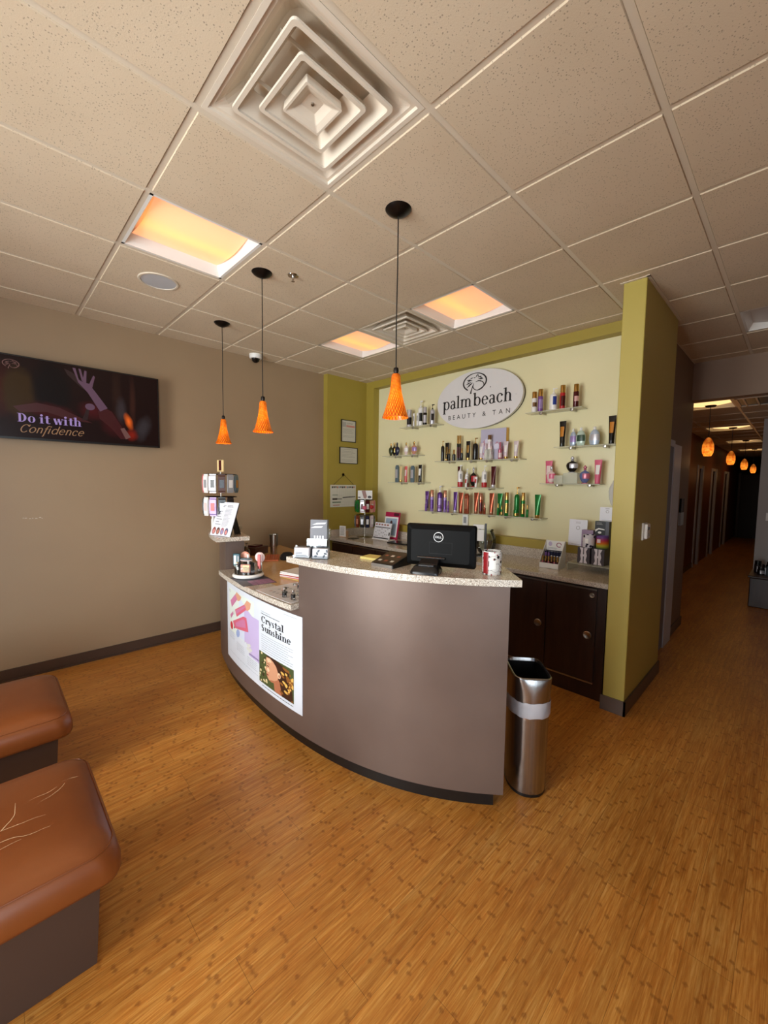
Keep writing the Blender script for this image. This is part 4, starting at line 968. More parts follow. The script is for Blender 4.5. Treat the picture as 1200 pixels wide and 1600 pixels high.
c = cab(-.70, .08, 'dark two door cabinet beside the green pillar, with round steel knobs', [(-.640, -.262, -.585, .49), (-.262, .08, -.200, .49)])
k_ = MB().lathe([(.0, .006), (.010, .007), (.013, .003), (.018, .006), (.018, 0)], 20); k_.v = [tuple(Matrix.Translation((1.985, -.606, .800)) @ Matrix.Rotation(radians(-90), 4, 'Y') @ Vector(v)) for v in k_.v]
rel(k_, 'lock', M_silver, c)
cab(.08, .92, 'dark cabinet behind the curved desk, second from the green pillar', [(.08, .50, .42, .49), (.50, .92, .58, .49)])
cab(.92, 1.76, 'dark cabinet behind the curved desk, below the counter left of the monitor', [(.92, 1.34, 1.26, .49), (1.34, 1.76, 1.42, .49)])
cab(1.76, 2.58, 'dark cabinet in the left corner below the packet rack', [(1.76, 2.17, 2.09, .49), (2.17, 2.58, 2.25, .49)])

# ------------------------------------------------------------------ glass shelves and their bottles
for k, (ya, yb, z, brs) in enumerate(SHELVES):
    t = thing('glass_shelf', ['highest left glass shelf beside the hanging lamp', 'middle left glass shelf carrying ornate bottles', 'lowest left glass shelf carrying five slim tubes',
       'long glass shelf below the oval sign', 'short glass shelf of red and white products', 'lowest glass shelf carrying purple products', 'lowest glass shelf carrying green products',
       'highest right glass shelf beside the oval sign', 'second right glass shelf touching the green pillar', 'lowest right glass shelf with clear display blocks'][k], 'shelf', (2.62, (ya+yb)/2, z), group='glass wall shelves')
    hy = (yb-ya)/2
    box(-.072, .0695, -hy, hy, -.009, -.0005).build('glass_panel', M_shelf, t, bevel=.001, bseg=1)
    for by in brs:
        b = MB().lathe([(.0, -.012), (.012, -.011), (.0165, -.007), (.0165, .0)], 18); R = Matrix.Rotation(radians(-90), 4, 'Y')
        b.v = [tuple(Matrix.Translation((-.030, by-(ya+yb)/2, -.014)) @ R @ Vector((v[0], v[1], -v[2]))) for v in b.v]
        b.box(-.030, .0695, by-(ya+yb)/2-.008, by-(ya+yb)/2+.008, -.024, -.009)
        b.build('bracket', M_silver, t)

def product(kind, loc, h, w, body, cap, acc, name, label, group=None, cat=None, rz=0.0):
    cat = cat or {'cream_jar': 'jar', 'lotion_tube': 'tube'}.get(name, 'bottle')
    w = min(w, h*.75)
    t = thing(name, label, cat, loc, rz, group)
    r = w/2; BM, CM, AM = P(body), P(cap), P(acc)
    def patch(rr_, z0, z1, sy=1.0, a=55, m=AM, sx=1.0, nm='label'):
        a0, a1 = radians(222-a), radians(222+a)
        MB().lathe([(rr_+.0006, z0), (rr_+.0006, z1)], 10, a0=a0, a1=a1, sx=sx, sy=sy).build(nm, m, t)
    if kind == 'tube':
        ch = h*.13; rb = r*.72
        MB().lathe([(rb*.92, 0), (rb*.98, ch*.1), (rb*.98, ch)], 22).build('cap', CM, t)
        R = []
        for i in range(11):
            f = i/10.; e = f**1.2; ry = rb*(1-e)+r*e; rx = rb*(1-e)+.0022*e
            if f > .93: ry = r; rx = .0022
            R.append([(rx*cos(2*pi*k/24), ry*sin(2*pi*k/24), ch+(h-ch)*f) for k in range(24)])
        MB().loft(R).build('body', BM, t)
        if acc != body:
            V = MB(); rows = []
            for i in range(6):
                f = .30+.45*i/5; e = f**1.2; ry = (rb*(1-e)+r*e); rx = rb*(1-e)+.0022*e
                rows.append([(-(rx*cos(a)+.0008), (ry*sin(a)), ch+(h-ch)*f) for a in [radians(-38+76*k/6) for k in range(7)]])
            vs = [p for rw in rows for p in rw]; V.add(vs, [(i*7+k, i*7+k+1, (i+1)*7+k+1, (i+1)*7+k) for i in range(5) for k in range(6)], 0, True); V.build('label', AM, t)
    elif kind == 'slab':
        box(-w*.28, w*.28, -r, r, 0, h*.93).build('body', BM, t, bevel=w*.1, bseg=3)
        box(-w*.20, w*.20, -r*.7, r*.7, h*.93, h).build('cap', CM, t, bevel=w*.04)
        box(-w*.28-.0008, -w*.28, -r*.72, r*.72, h*.25, h*.75).build('label', AM, t)
    elif kind == 'spray':
        hb = h*.68
        MB().lathe([(r*.93, 0), (r, h*.012), (r, hb*.96), (r*.93, hb)], 26).build('body', BM, t)
        MB().lathe([(r*.90, hb), (r*.90, h*.99), (r*.85, h)], 24).build('cap', CM, t)
        if acc != body: patch(r, hb*.38 if acc in ('bronze', 'pinklabel') else hb*.18, hb*.70 if acc in ('bronze', 'pinklabel') else hb*.80)
    elif kind == 'small':
        hb = h*.62
        MB().lathe([(r*.9, 0), (r, h*.02), (r, hb*.9), (r*.55, hb)], 18).build('body', BM, t)
        MB().lathe([(r*.55, hb), (r*.55, h*.97), (r*.45, h)], 16).build('cap', CM, t)
        if acc != body: patch(r, hb*.15, hb*.6)
    elif kind == 'pump':
        hb = h*.74
        MB().lathe([(r*.95, 0), (r, h*.015), (r, hb*.88), (r*.9, hb*.95), (r*.62, hb), (r*.32, hb*1.02)], 26).build('body', BM, t)
        pm_ = MB().lathe([(r*.32, hb*1.0), (r*.32, hb*1.09), (r*.15, hb*1.10), (r*.13, h*.93), (r*.24, h*.94), (r*.24, h)], 16)
        pm_.box(-r*.13, r*.13, -r*.95, 0, h*.955, h*.995)
        pm_.build('pump_head', CM, t)
        if acc == 'red': MB().lathe([(r*.96+.0006, .0), (r+.0006, h*.015), (r+.0006, h*.23)], 26).build('base_band', AM, t); patch(r, hb*.5, hb*.8, m=P('grey'), a=20)
        elif acc == 'blue': patch(r, hb*.30, hb*.82, a=28)
        elif acc != body: patch(r, hb*.25, hb*.7, a=35)
    elif kind == 'jar':
        MB().lathe([(r*.9, 0), (r, h*.06), (r, h*.58), (r*.9, h*.62)], 26).build('body', BM, t)
        MB().lathe([(r*1.0, h*.62), (r*1.0, h*.97), (r*.94, h)], 26).build('lid', CM, t); patch(r, h*.12, h*.52)
    elif kind == 'round':
        prof = [(.30*w, 0), (.40*w, h*.03), (.49*w, h*.22), (.5*w, h*.40), (.45*w, h*.60), (.30*w, h*.76), (.14*w, h*.82), (.12*w, h*.84)]
        MB().lathe(prof, 28, sx=.5).build('body', BM, t)
        MB().lathe([(.12*w, h*.83), (.15*w, h*.86), (.16*w, h*.92), (.11*w, h*.98), (0, h)], 18).build('cap', CM, t)
        V = MB(); V.lathe([(.49*w+.001, h*.24), (.5*w+.001, h*.40), (.455*w+.001, h*.58)], 14, sx=.5, a0=radians(135), a1=radians(245)); V.build('label', AM, t)
    elif kind == 'perfume':
        prof = [(.30*w, 0), (.31*w, h*.03), (.19*w, h*.07), (.30*w, h*.12), (.44*w, h*.26), (.50*w, h*.42), (.45*w, h*.56), (.27*w, h*.65), (.12*w, h*.69), (.11*w, h*.73)]
        MB().lathe(prof, 26, sx=.62).build('body', BM, t)
        MB().lathe([(.11*w, h*.72), (.16*w, h*.75), (.10*w, h*.79), (.17*w, h*.85), (.17*w, h*.90), (.07*w, h*.94), (.09*w, h*.97), (0, h)], 18, sx=.7).build('stopper', CM, t)
        if acc != body:
            MB().lathe([(.445*w+.001, h*.27), (.50*w+.001, h*.42), (.455*w+.001, h*.55)], 12, sx=.62, a0=radians(165), a1=radians(270)).build('label', AM, t)
            MB().lathe([(.305*w, -.0), (.315*w, h*.03), (.26*w, h*.05)], 24, sx=.62).build('foot_ring', AM, t)
    return t
GRP = ['products on the highest left shelf', 'ornate bottles on the middle left shelf', 'slim tubes on the lowest left shelf', 'products on the long shelf under the sign',
       'red and white products on the short shelf', 'products on the left lowest shelf', 'products on the right lowest shelf', 'products on the highest right shelf',
       'products on the second right shelf', 'products on the lowest right shelf']
for (s, kind, x, y, h, w, bo, ca, ac, nm, lb) in PRODUCTS:
    product(kind, (x, y, SHELVES[s][2]), h, w*.94, bo, ca, ac, nm, lb, GRP[s])
# extras on the shelves
z3, z9 = SHELVES[3][2], SHELVES[9][2]
t = thing('picture_carton', 'tall lilac picture carton with a gold side on the shelf below the sign', 'box', (2.648, .655, z3))
box(-.018, .030, -.155, .145, 0, .325).build('carton', mat('carton_lilac', 'B9B4C9', .4), t); box(-.0185, .0300, -.1575, -.155, 0, .325).build('gold_side', P('gold'), t)
pc_ = MB(); mp = planar((-.0183, .145, 0), (0, -1, 0), (0, 0, 1), (-1, 0, 0))
for k in range(16): put(pc_, mp, *ell(random.uniform(.02, .28), random.uniform(.02, .2), .022, .03, 10), h=.0001+.00002*k, mi=k % 2)
pc_.build('flower_print', [mat('print_pink', 'B88A9C', .5), mat('print_pale', 'D7D2E2', .5)], t)
t = thing('clear_block', 'small clear display block under the white bottle with bronze cap', 'display block', (2.585, .664, z3))
box(-.03, .03, -.035, .035, 0, .105).build('block', M_frost, t, bevel=.002, bseg=1)
product('spray', (2.585, .664, z3+.105), .150, .040, 'white', 'bronze', 'silverpink', 'spray_bottle', 'white bottle with bronze cap raised on a clear block before the lilac carton', GRP[3])
t = thing('clear_block', 'taller clear display block carrying the black ornate bottle', 'display block', (2.585, -.190, z9)); box(-.04, .04, -.062, .062, 0, .098).build('block', M_frost, t, bevel=.002, bseg=1)
t = thing('clear_block', 'low clear display block left of the one carrying a black bottle', 'display block', (2.585, -.082, z9)); box(-.035, .035, -.040, .040, 0, .075).build('block', M_frost, t, bevel=.002, bseg=1)
product('perfume', (2.585, -.190, z9+.098), .150, .105, 'black', 'silver', 'silver', 'lotion_bottle', 'black ornate bottle raised on a clear block on the lowest right shelf', GRP[9])

# ------------------------------------------------------------------ oval sign
t = thing('oval_sign', 'large white oval wall sign reading palm beach beauty and tan with a palm emblem', 'sign', (2.69, .865, 2.537))
SA, SB = .535, .312
e_ = ell(0, 0, SA, SB, 72)[0]
b = MB(); b.add([(-.062, -u, v) for u, v in e_]+[(-.030, -u, v) for u, v in e_], [tuple(range(72)), tuple(range(72, 144))[::-1]]+[(i, i+72, (i+1) % 72+72, (i+1) % 72) for i in range(72)])
b.build('face_panel', mat('sign_white', 'DEDBDA', .4), t)
b = MB(); e2 = ell(0, 0, SA-.006, SB-.006, 72)[0]; b.add([(-.030, -u, v) for u, v in e2]+[(.0, -u, v) for u, v in e2], [tuple(range(72)), tuple(range(72, 144))[::-1]]+[(i, i+72, (i+1) % 72+72, (i+1) % 72) for i in range(72)])
b.build('dark_back', mat('sign_dark_edge', '2E201A', .4), t)
mp = planar((-.0625, 0, 0), (0, -1, 0), (0, 0, 1), (-1, 0, 0)); lt = MB()
V, F, w = pen_text('palm', 1.0, .235, .08, True, -.01); V2, F2, w2 = pen_text('beach', 1.0, .235, .08, True, -.01)
tot = w+.24+w2; s_ = .870/tot
put(lt, mp, V, F, -.455, -.070, .0008, 0, s_); put(lt, mp, V2, F2, -.455+(w+.24)*s_, -.070, .0008, 0, s_)
ltA = lt; lt = MB()
V, F, w = sans_text('BEAUTY', .070, 1.65); put(lt, mp, V, F, -.375, -.190, .0008, 0)
V, F, w = sans_text('&', .070); put(lt, mp, V, F, .075, -.190, .0008, 0)
V, F, w = sans_text('TAN', .070, 1.9); put(lt, mp, V, F, .198, -.190, .0008, 0)
ltB = lt; lt = MB()
palm_logo(lt, mp, -.03, .186, .102, .0009, 0)
put(lt, mp, *ell(.165, .105, .006, .006, 10), h=.0008)
put(lt, mp, *rect(.455, -.012, .462, -.009), h=.0008)
SB_ = mat('sign_black', '1A1614', .45); ltA.build('name_lettering', SB_, t); ltB.build('tagline_lettering', SB_, t); lt.build('palm_emblem', SB_, t)
# ------------------------------------------------------------------ things on the green side wall
def wall_doc(x0, x1, z0, z1, label, style):
    t = thing('framed_certificate', label, 'framed document', ((x0+x1)/2, 2.61, (z0+z1)/2))
    a, b = (x1-x0)/2, (z1-z0)/2
    MB().box(-a, a, -.016, 0, -b, -b+.008).box(-a, a, -.016, 0, b-.008, b).box(-a, -a+.008, -.016, 0, -b, b).box(a-.008, a, -.016, 0, -b, b).build('frame', M_black, t)
    box(-a+.007, a-.007, -.011, -.002, -b+.007, b-.007).build('sheet', mat('document_grey_paper', 'C4C0B2', .5), t)
    mp = planar((-a, -.0114, -b), (1, 0, 0), (0, 0, 1), (0, -1, 0)); pr = MB()
    if style:
        put(pr, mp, *rect(.34*2*a, 2*b*.68, 2*a*.92, 2*b*.77), h=.0002, mi=1); put(pr, mp, *rect(.08*2*a, 2*b*.68, 2*a*.32, 2*b*.90), h=.0002, mi=2)
        grey_lines(pr, mp, .36*2*a, 2*a*.9, [2*b*f for f in (.82, .86)], .0002, 0, .004)
    grey_lines(pr, mp, .12*2*a, 2*a*.9, [2*b*f for f in ((.22, .28, .40, .46, .52, .58) if style else (.15, .24, .40, .48, .56, .66, .74, .86))], .0002, 0, .003)
    pr.build('print', [mat('ink_dim', '77736C', .6), mat('ink_red_box', 'C48478', .6), mat('ink_light_grey', 'A5A29C', .6)], t)
wall_doc(2.145, 2.392, 2.155, 2.442, 'upright black framed licence, upper of the two documents on the green side wall', 1)
wall_doc(2.120, 2.425, 1.868, 2.085, 'landscape framed certificate, lower of the two documents on the green side wall', 0)
t = thing('hanging_calendar', 'white wall planner hanging by a cord from a hook on the green side wall', 'calendar', (2.19, 2.61, 1.72))
MB().lathe([(.0, -.012), (.018, -.011), (.022, 0)], 16).build('hook', M_dark, t).matrix_local = Matrix.Rotation(radians(90), 4, 'X')
MB().tube([(-.0, -.018, .0), (-.17, -.010, -.135)], .0022, 6).tube([(0, -.018, 0), (.17, -.010, -.13)], .0022, 6).build('cord', M_black, t)
b = box(-.215, .215, -.008, -.001, -.425, -.135).build('board', mat('planner_paper', 'D6D3C6', .5), t)
mp = planar((-.215, -.0084, -.425), (1, 0, 0), (0, 0, 1), (0, -1, 0)); pr = MB()
for k in range(14): put(pr, mp, *rect(.02+k*.028, .248+.003*(k % 3), .040+k*.028, .272), h=.0002, mi=(0, 0, 0, 1, 2)[k % 5])
for k in range(9): put(pr, mp, *rect(.11+k*.036, .12, .1112+k*.036, .24), h=.0002, mi=3)
for k in range(9): put(pr, mp, *rect(.02+.2*(k % 2), .03+k*.021, .41, .0312+k*.021), h=.0002, mi=3)
put(pr, mp, *poly((.20, .117), (.42, .128), (.42, .138), (.20, .129)), h=.0003, mi=0)
put(pr, mp, *rect(.03, .095, .11, .116), h=.0003, mi=0); put(pr, mp, *rect(.10, .10, .19, .108), h=.0003, mi=0)
put(pr, mp, *rect(.03, .055, .17, .070), h=.0003, mi=4); put(pr, mp, *rect(.03, .155, .12, .163), h=.0003, mi=4); put(pr, mp, *rect(.04, .02, .15, .030), h=.0003, mi=1)
pr.build('print', [mat('marker_black', '26221F', .6), mat('marker_red', 'B0665A', .6), mat('marker_blue', '7A8CA0', .6), mat('planner_grid', 'A9A79D', .6), mat('marker_green', '6A7F68', .6)], b)

# ------------------------------------------------------------------ packet racks
def packet(x, y, ztop, ang, w, h, c1, c2, label, group):
    """slim foil sample packet hanging from the rack"""
    t = thing('sample_packet', label, 'packet', (x, y, ztop), ang, group)
    R = []
    for f, th in ((0, .001), (.05, .001), (.12, .006), (.5, .009), (.88, .006), (.95, .001), (1, .001)):
        z = -h*(1-f); R.append([(-th, -w/2, z), (th, -w/2, z), (th, w/2, z), (-th, w/2, z)])
    MB().loft(R, 0, False).build('pouch', P(c1), t)
    v = MB(); hh = h
    v.box(-.0100, -.0095, -w*.30, w*.30, -h*.72, -h*.30); v.build('print', P(c2), t)
    return t
def rack(x, y, z, ztiers, r, label, card=True, ztop=None):
    t = thing('packet_rack', label, 'display rack', (x, y, z))
    MB().lathe([(.0, .014), (.02, .014), (.09, .008), (.098, .004), (.098, 0)], 32).build('base', M_silver, t)
    MB().tube([(0, 0, .012), (0, 0, ztiers[0]-z+.02)], .006, 10).build('pole', M_silver, t)
    for zt in ztiers:
        w_ = MB()
        pts = [((r-.012)*cos(2*pi*k/24), (r-.012)*sin(2*pi*k/24), zt-z) for k in range(25)]
        w_.tube(pts, .003, 6)
        for k in range(6): a = 2*pi*k/6; w_.tube([(0, 0, zt-z), ((r-.012)*cos(a), (r-.012)*sin(a), zt-z)], .002, 6)
        w_.build('wire_tier', M_dark, t)
    return t
rack(2.33, 2.33, ZC, (1.395, 1.20), .125, 'revolving wire rack of sample packets on the back counter corner')
cw = 2*pi
seq = [('green', 'green', 'dark green packet at the left of the upper tier of the corner rack'), ('green', 'darkgreen', 'bright green packet on the upper tier of the corner rack'),
       ('silver', 'maroon', 'silver and red packet in the middle of the upper tier of the corner rack'), ('maroon', 'white', 'maroon packet on the upper tier of the corner rack'), ('blush', 'silver', 'blush pink striped packet at the right of the upper tier of the corner rack'), ('pink', 'palepink', 'pink packet at the right edge of the upper tier of the corner rack')]
for k, (a_, b_, lb) in enumerate(seq):
    an = radians(135+18+k*30)
    packet(2.33+.128*cos(an), 2.33+.128*sin(an), 1.392, an+pi, .052, .155, a_, b_, lb, 'sample packets on the corner rack')
seq = [('slate', 'silver', 'slate packet at the left of the lower tier of the corner rack'), ('copper', 'peach', 'copper packet on the lower tier of the corner rack'), ('black', 'silver', 'black and silver packet in the middle of the lower tier of the corner rack'),
       ('navy', 'white', 'navy and white packet on the lower tier of the corner rack'), ('silverpink', 'white', 'pale packet at the right of the lower tier of the corner rack'), ('olive', 'mint', 'olive packet at the right edge of the lower tier of the corner rack')]
for k, (a_, b_, lb) in enumerate(seq):
    an = radians(135+18+k*30)
    packet(2.33+.128*cos(an), 2.33+.128*sin(an), 1.197, an+pi, .052, .155, a_, b_, lb, 'sample packets on the corner rack')
t = thing('header_card', 'white picture card topping the corner packet rack', 'card', (2.33, 2.33, 1.402), radians(40))
box(-.002, .002, -.095, .095, 0, .115).build('card', M_paper, t)
b = MB(); mp = planar((-.0024, .095, 0), (0, -1, 0), (0, 0, 1), (-1, 0, 0))
put(b, mp, *poly((.05, .112), (.10, .114), (.12, .04), (.11, .01), (.08, .01), (.065, .06)), h=.0002, mi=0); put(b, mp, *ell(.155, .03, .025, .018), h=.0002, mi=1); put(b, mp, *ell(.02, .025, .018, .008), h=.0002, mi=1)
b.build('picture', [mat('print_skin', 'A0766C', .5), mat('print_dark', '3A3436', .5)], t)
for k, (x, y, z, c, lb) in enumerate(((2.215, 2.205, 1.300, 'pink', 'pink ball hanging on the front of the corner rack'), (2.300, 2.165, 1.310, 'red', 'red ball at the right side of the corner rack'))):
    t = thing('foam_ball', lb, 'ball', (x, y, z), group='foam balls on the corner rack')
    MB().lathe([(0, -.028), (.014, -.024), (.024, -.014), (.028, 0), (.024, .014), (.014, .024), (0, .028)], 18).build('ball', P(c), t)
    MB().tube([(0, 0, .024), (.025, .03, .09)], .0015, 5).build('thread', M_black, t)

rack(.235, 1.850, 1.168, (1.672, 1.480), .140, 'revolving rack of sample packets on the raised left end of the desk')
seq = [('coral', 'palepink', 'coral packet at the left of the upper tier of the desk rack'), ('white', 'grey', 'white packet on the upper tier of the desk rack'), ('silver', 'black', 'silver and black packet in the middle of the upper tier of the desk rack'),
       ('brown', 'dark', 'brown packet on the upper tier of the desk rack'), ('grey', 'white', 'grey packet on the upper tier of the desk rack'), ('slate', 'orange', 'slate and orange packet at the right of the upper tier of the desk rack')]
for k, (a_, b_, lb) in enumerate(seq):
    an = radians(163+k*29)
    packet(.235+.140*cos(an), 1.850+.140*sin(an), 1.670, an+pi, .056, .155, a_, b_, lb, 'sample packets on the desk rack')
seq = [('black', 'grey', 'black packet at the left of the lower tier of the desk rack'), ('white', 'palepink', 'white packet on the lower tier of the desk rack'), ('lavender', 'coral', 'lavender and coral packet on the lower tier of the desk rack'),
       ('black', 'silver', 'black packet behind the leaning price card on the desk rack'), ('dark', 'slate', 'dark packet at the right of the lower tier of the desk rack')]
for k, (a_, b_, lb) in enumerate(seq):
    an = radians(163+k*29)
    packet(.235+.140*cos(an), 1.850+.140*sin(an), 1.478, an+pi, .056, .155, a_, b_, lb, 'sample packets on the desk rack')
t = thing('header_card', 'small cream and red card on top of the desk packet rack', 'card', (.235, 1.85, 1.694), radians(22))
box(-.004, .004, -.036, .036, 0, .10).build('card', P('cream'), t); box(-.0046, -.004, -.012, .016, .01, .098).build('picture', P('maroon'), t)
t = thing('sanitizer_bottle', 'white slim bottle standing below the desk packet rack', 'bottle', (.222, 1.995, 1.168)); cyl(.017, 0, .11, 18).build('body', M_white, t); cyl(.012, .11, .135, 14).build('cap', M_white, t)

# leaning service card on a black easel
t = thing('service_card', 'leaning white service list card with four small portraits on the raised left desk end', 'sign', (.150, 1.625, 1.168), radians(12.5))
LN = radians(19)
up = (sin(LN), 0, cos(LN)); nn = (-cos(LN), 0, sin(LN))
mp = planar((-.022, .140, 0.002), (0, -1, 0), up, nn)
def slab_on(mp_, u0, u1, v0, v1, h0, h1):
    b_ = MB(); vs = [mp_(u, v, h) for h in (h0, h1) for v in (v0, v1) for u in (u0, u1)]
    return b_.add(vs, [(0, 2, 3, 1), (4, 5, 7, 6), (0, 1, 5, 4), (2, 6, 7, 3), (0, 4, 6, 2), (1, 3, 7, 5)])
SW, SHh = .258, .285
slab_on(mp, 0, SW, 0, SHh, -.004, 0).build('card', mat('card_white', 'E9E9F0', .35), t)
eb = slab_on(mp, -.002, SW+.002, -.002, SHh, -.010, -.0041); 
eb.build('easel_back', M_black, t)
MB().loft([[(.14, -.03, .0), (.155, -.03, .0), (.155, .04, .0), (.14, .04, .0)], [(.085, -.02, .235), (.092, -.02, .235), (.092, .03, .235), (.085, .03, .235)]], 0, False).build('easel_leg', M_black, t)
pr = MB()
grey_lines(pr, mp, .03, .11, [SHh-.03, SHh-.04], .0002, 0, .004); grey_lines(pr, mp, .13, .21, [SHh-.03, SHh-.04], .0002, 0, .004)
grey_lines(pr, mp, .03, .10, [SHh-.06-k*.022 for k in range(7)], .0002, 0, .004, .4); grey_lines(pr, mp, .115, .21, [SHh-.06-k*.011 for k in range(14)], .0002, 1, .003, .4)
for k, (c1_, c2_) in enumerate((('print_hair_red', 'print_face_a'), ('print_hair_brown', 'print_face_b'), ('print_hair_pink', 'print_face_a'), ('print_hair_blue', 'print_face_c'))):
    put(pr, mp, *ell(.038+k*.053, .040, .022, .030, 16), h=.0002, mi=2+k); put(pr, mp, *ell(.038+k*.053, .034, .014, .019, 14), h=.0004, mi=6+(k % 3))
pr.build('print', [mat('ink_black', '1E2124', .5), mat('ink_grey', '8A9098', .5), mat('print_hair_red', '8A4038', .5), mat('print_hair_brown', '5A3A34', .5), mat('print_hair_pink', 'B07078', .5), mat('print_hair_blue', '5A5A7A', .5),
     mat('print_face_a', 'D8908A', .5), mat('print_face_b', 'C08070', .5), mat('print_face_c', '9A9AC0', .5)], t)

# ------------------------------------------------------------------ things on the low work surface
ZW = .890
t = thing('soap_dispenser', 'clear glass pump dispenser behind the beauty carousel', 'bottle', (.50, 1.93, ZW))
MB().lathe([(.030, 0), (.034, .01), (.036, .06), (.030, .09), (.014, .105), (.013, .115)], 22).build('body', M_acrylic, t)
MB().lathe([(.028, .002), (.031, .05), (0, .052)], 18).build('liquid', mat('pale_liquid', 'B5AFA0', .2), t)
MB().lathe([(.015, .112), (.015, .125), (.005, .126), (.005, .145), (.012, .146), (.012, .156)], 14).box(-.006, .006, -.035, .0, .147, .156).build('pump_head', M_silver, t)
t = thing('steel_tumbler', 'tall stainless steel tumbler standing on the tan work surface', 'tumbler', (.83, 2.02, ZW))
MB().lathe([(.030, 0), (.031, .01), (.033, .075), (.040, .082), (.044, .185), (.045, .20), (.042, .20), (.040, .19)], 28).build('body', M_silver, t); MB().lathe([(0, .188), (.041, .189)], 24).build('lid', M_blackgloss, t)
t = thing('orange_folder', 'orange ribbed folder lying on the tan work surface', 'folder', (.70, 1.82, ZW), radians(58))
box(-.15, .15, -.065, .065, 0, .012).build('cover', mat('orange_leatherette', 'C4683A', .5), t, bevel=.003)
for k in range(5): box(-.12, .12, -.05+k*.022, -.045+k*.022, .012, .0145).build('rib', mat('orange_leatherette_dark', 'A85530', .5), t)
t = thing('baseball_cap', 'soft black cap lying beside the orange folder', 'cap', (.79, 1.70, ZW), radians(20))
MB().lathe([(.070, 0), (.074, .015), (.066, .042), (.042, .062), (.0, .068)], 22, sy=.8).build('crown', mat('black_cloth', '100E0E', .9), t); MB().prism([(-.05, -.05), (.05, -.05), (.045, -.10), (0, -.115), (-.045, -.10)], 0, .006).build('brim', mat('black_cloth', '100E0E', .9), t)
t = thing('brown_box', 'dark red brown box behind the soap dispenser', 'box', (.70, 2.16, ZW), radians(25))
box(-.10, .10, -.085, .085, 0, .075).build('carton', P('brown'), t, bevel=.003); box(-.06, .06, -.05, .04, .075, .09).build('lid', P('maroon'), t, bevel=.003)
t = thing('paper_stack', 'stack of white and pink papers beside the raised desk front', 'papers', (.475, .985, ZW), radians(15))
for k, c in enumerate(('yellow', 'pink', 'white', 'red', 'white', 'white', 'white')):
    o = box(-.09, .09, -.125, .125, k*.0065, k*.0065+.006).build('sheet_layer', P(c), t); o.rotation_euler = (0, 0, radians((k*37) % 11-5))
t = thing('price_mat', 'pale printed mat with rows of swatches at the low desk front', 'mat', (.195, .60, ZW), radians(0))
mb = MB(); ys = [.445+k*.03 for k in range(15)]
pl = [(dp(y, -.035)[0]-.195, dp(y, -.035)[1]-.60) for y in ys]+[(.215, .865-.60), (.26, .48-.60)]
mb.prism(pl, 0, .002).build('sheet', mat('mat_white', 'D9D5D4', .3), t)
pr = MB(); mp = planar((0, 0, .0022), (1, 0, 0), (0, 1, 0), (0, 0, 1))
for i in range(5):
    for j in range(8):
        put(pr, mp, *ell(-.085+i*.062, -.12+j*.042, .013, .009, 10), h=.0002, mi=(i+j) % 3)
pr.build('print', [mat('ink_grey', '8A9098', .5), mat('print_blush', 'C9A7A0', .5), mat('ink_soft', 'ABA7A8', .5)], t)
for k, (x, y, lb) in enumerate(((.098, .585, 'small clear vial with black band, nearest the desk edge on the pale mat'), (.108, .500, 'small clear vial with black band, closest to the raised desk front'), (.275, .690, 'small clear vial with orange cap and black band at the back of the pale mat'))):
    t = thing('sample_vial', lb, 'vial', (x, y, ZW+.002), group='sample vials on the mat')
    MB().lathe([(.0125, 0), (.0135, .004), (.0135, .036), (.007, .042), (.006, .046)], 16).build('body', M_acrylic, t); cyl(.014, .012, .030, 16).build('band', M_black, t); cyl(.0075, .046, .062, 12).build('cap', P('orange') if k == 2 else M_chrome, t)
for k, (a0, b0) in enumerate(((.19, .56), (.15, .66), (.24, .60), (.20, .75), (.31, .80), (.17, .49))):
    t = thing('lip_pot', 'small flat pot with a %s lid on the pale mat' % ('black' if k % 2 else 'silver'), 'pot', (a0, b0, ZW+.002), group='flat pots scattered on the pale mat'); cyl(.013, 0, .008, 16).build('body', M_acrylic, t); cyl(.0125, .008, .012, 16).build('lid', M_black if k % 2 else M_silver, t)
t = thing('purple_leaflet', 'dark and mauve leaflet under the round carousel', 'leaflet', (.175, 1.135, ZW), radians(-8))
box(-.13, .11, -.16, .16, 0, .0015).build('sheet', mat('leaflet_dark', '3A3340', .4), t); box(-.06, .10, -.155, -.02, .0015, .0022).build('panel', mat('leaflet_mauve', '9A6F90', .4), t)
for k in range(3): box(-.058+.04*k+.036, -.058+.04*k+.038, -.15, -.03, .0022, .0026).build('fold_line', mat('leaflet_dark', '3A3340', .4), t)
CX, CY, CZ = .190, 1.262, ZW+.0022
t = thing('acrylic_carousel', 'round white based acrylic carousel of beauty accessories on the low desk end', 'display stand', (CX, CY, CZ))
MB().lathe([(.10, 0), (.112, .006), (.116, .016), (.108, .028), (.0, .030)], 40).build('base', M_white, t)
ac = MB().lathe([(.100, .030), (.100, .085)], 36); ac.box(-.001, .001, -.098, .098, .030, .12).box(-.098, .098, -.001, .001, .030, .12); ac.build('dividers', M_acrylic, t)
cyl(.008, .030, .17, 14).build('post', M_white, t)
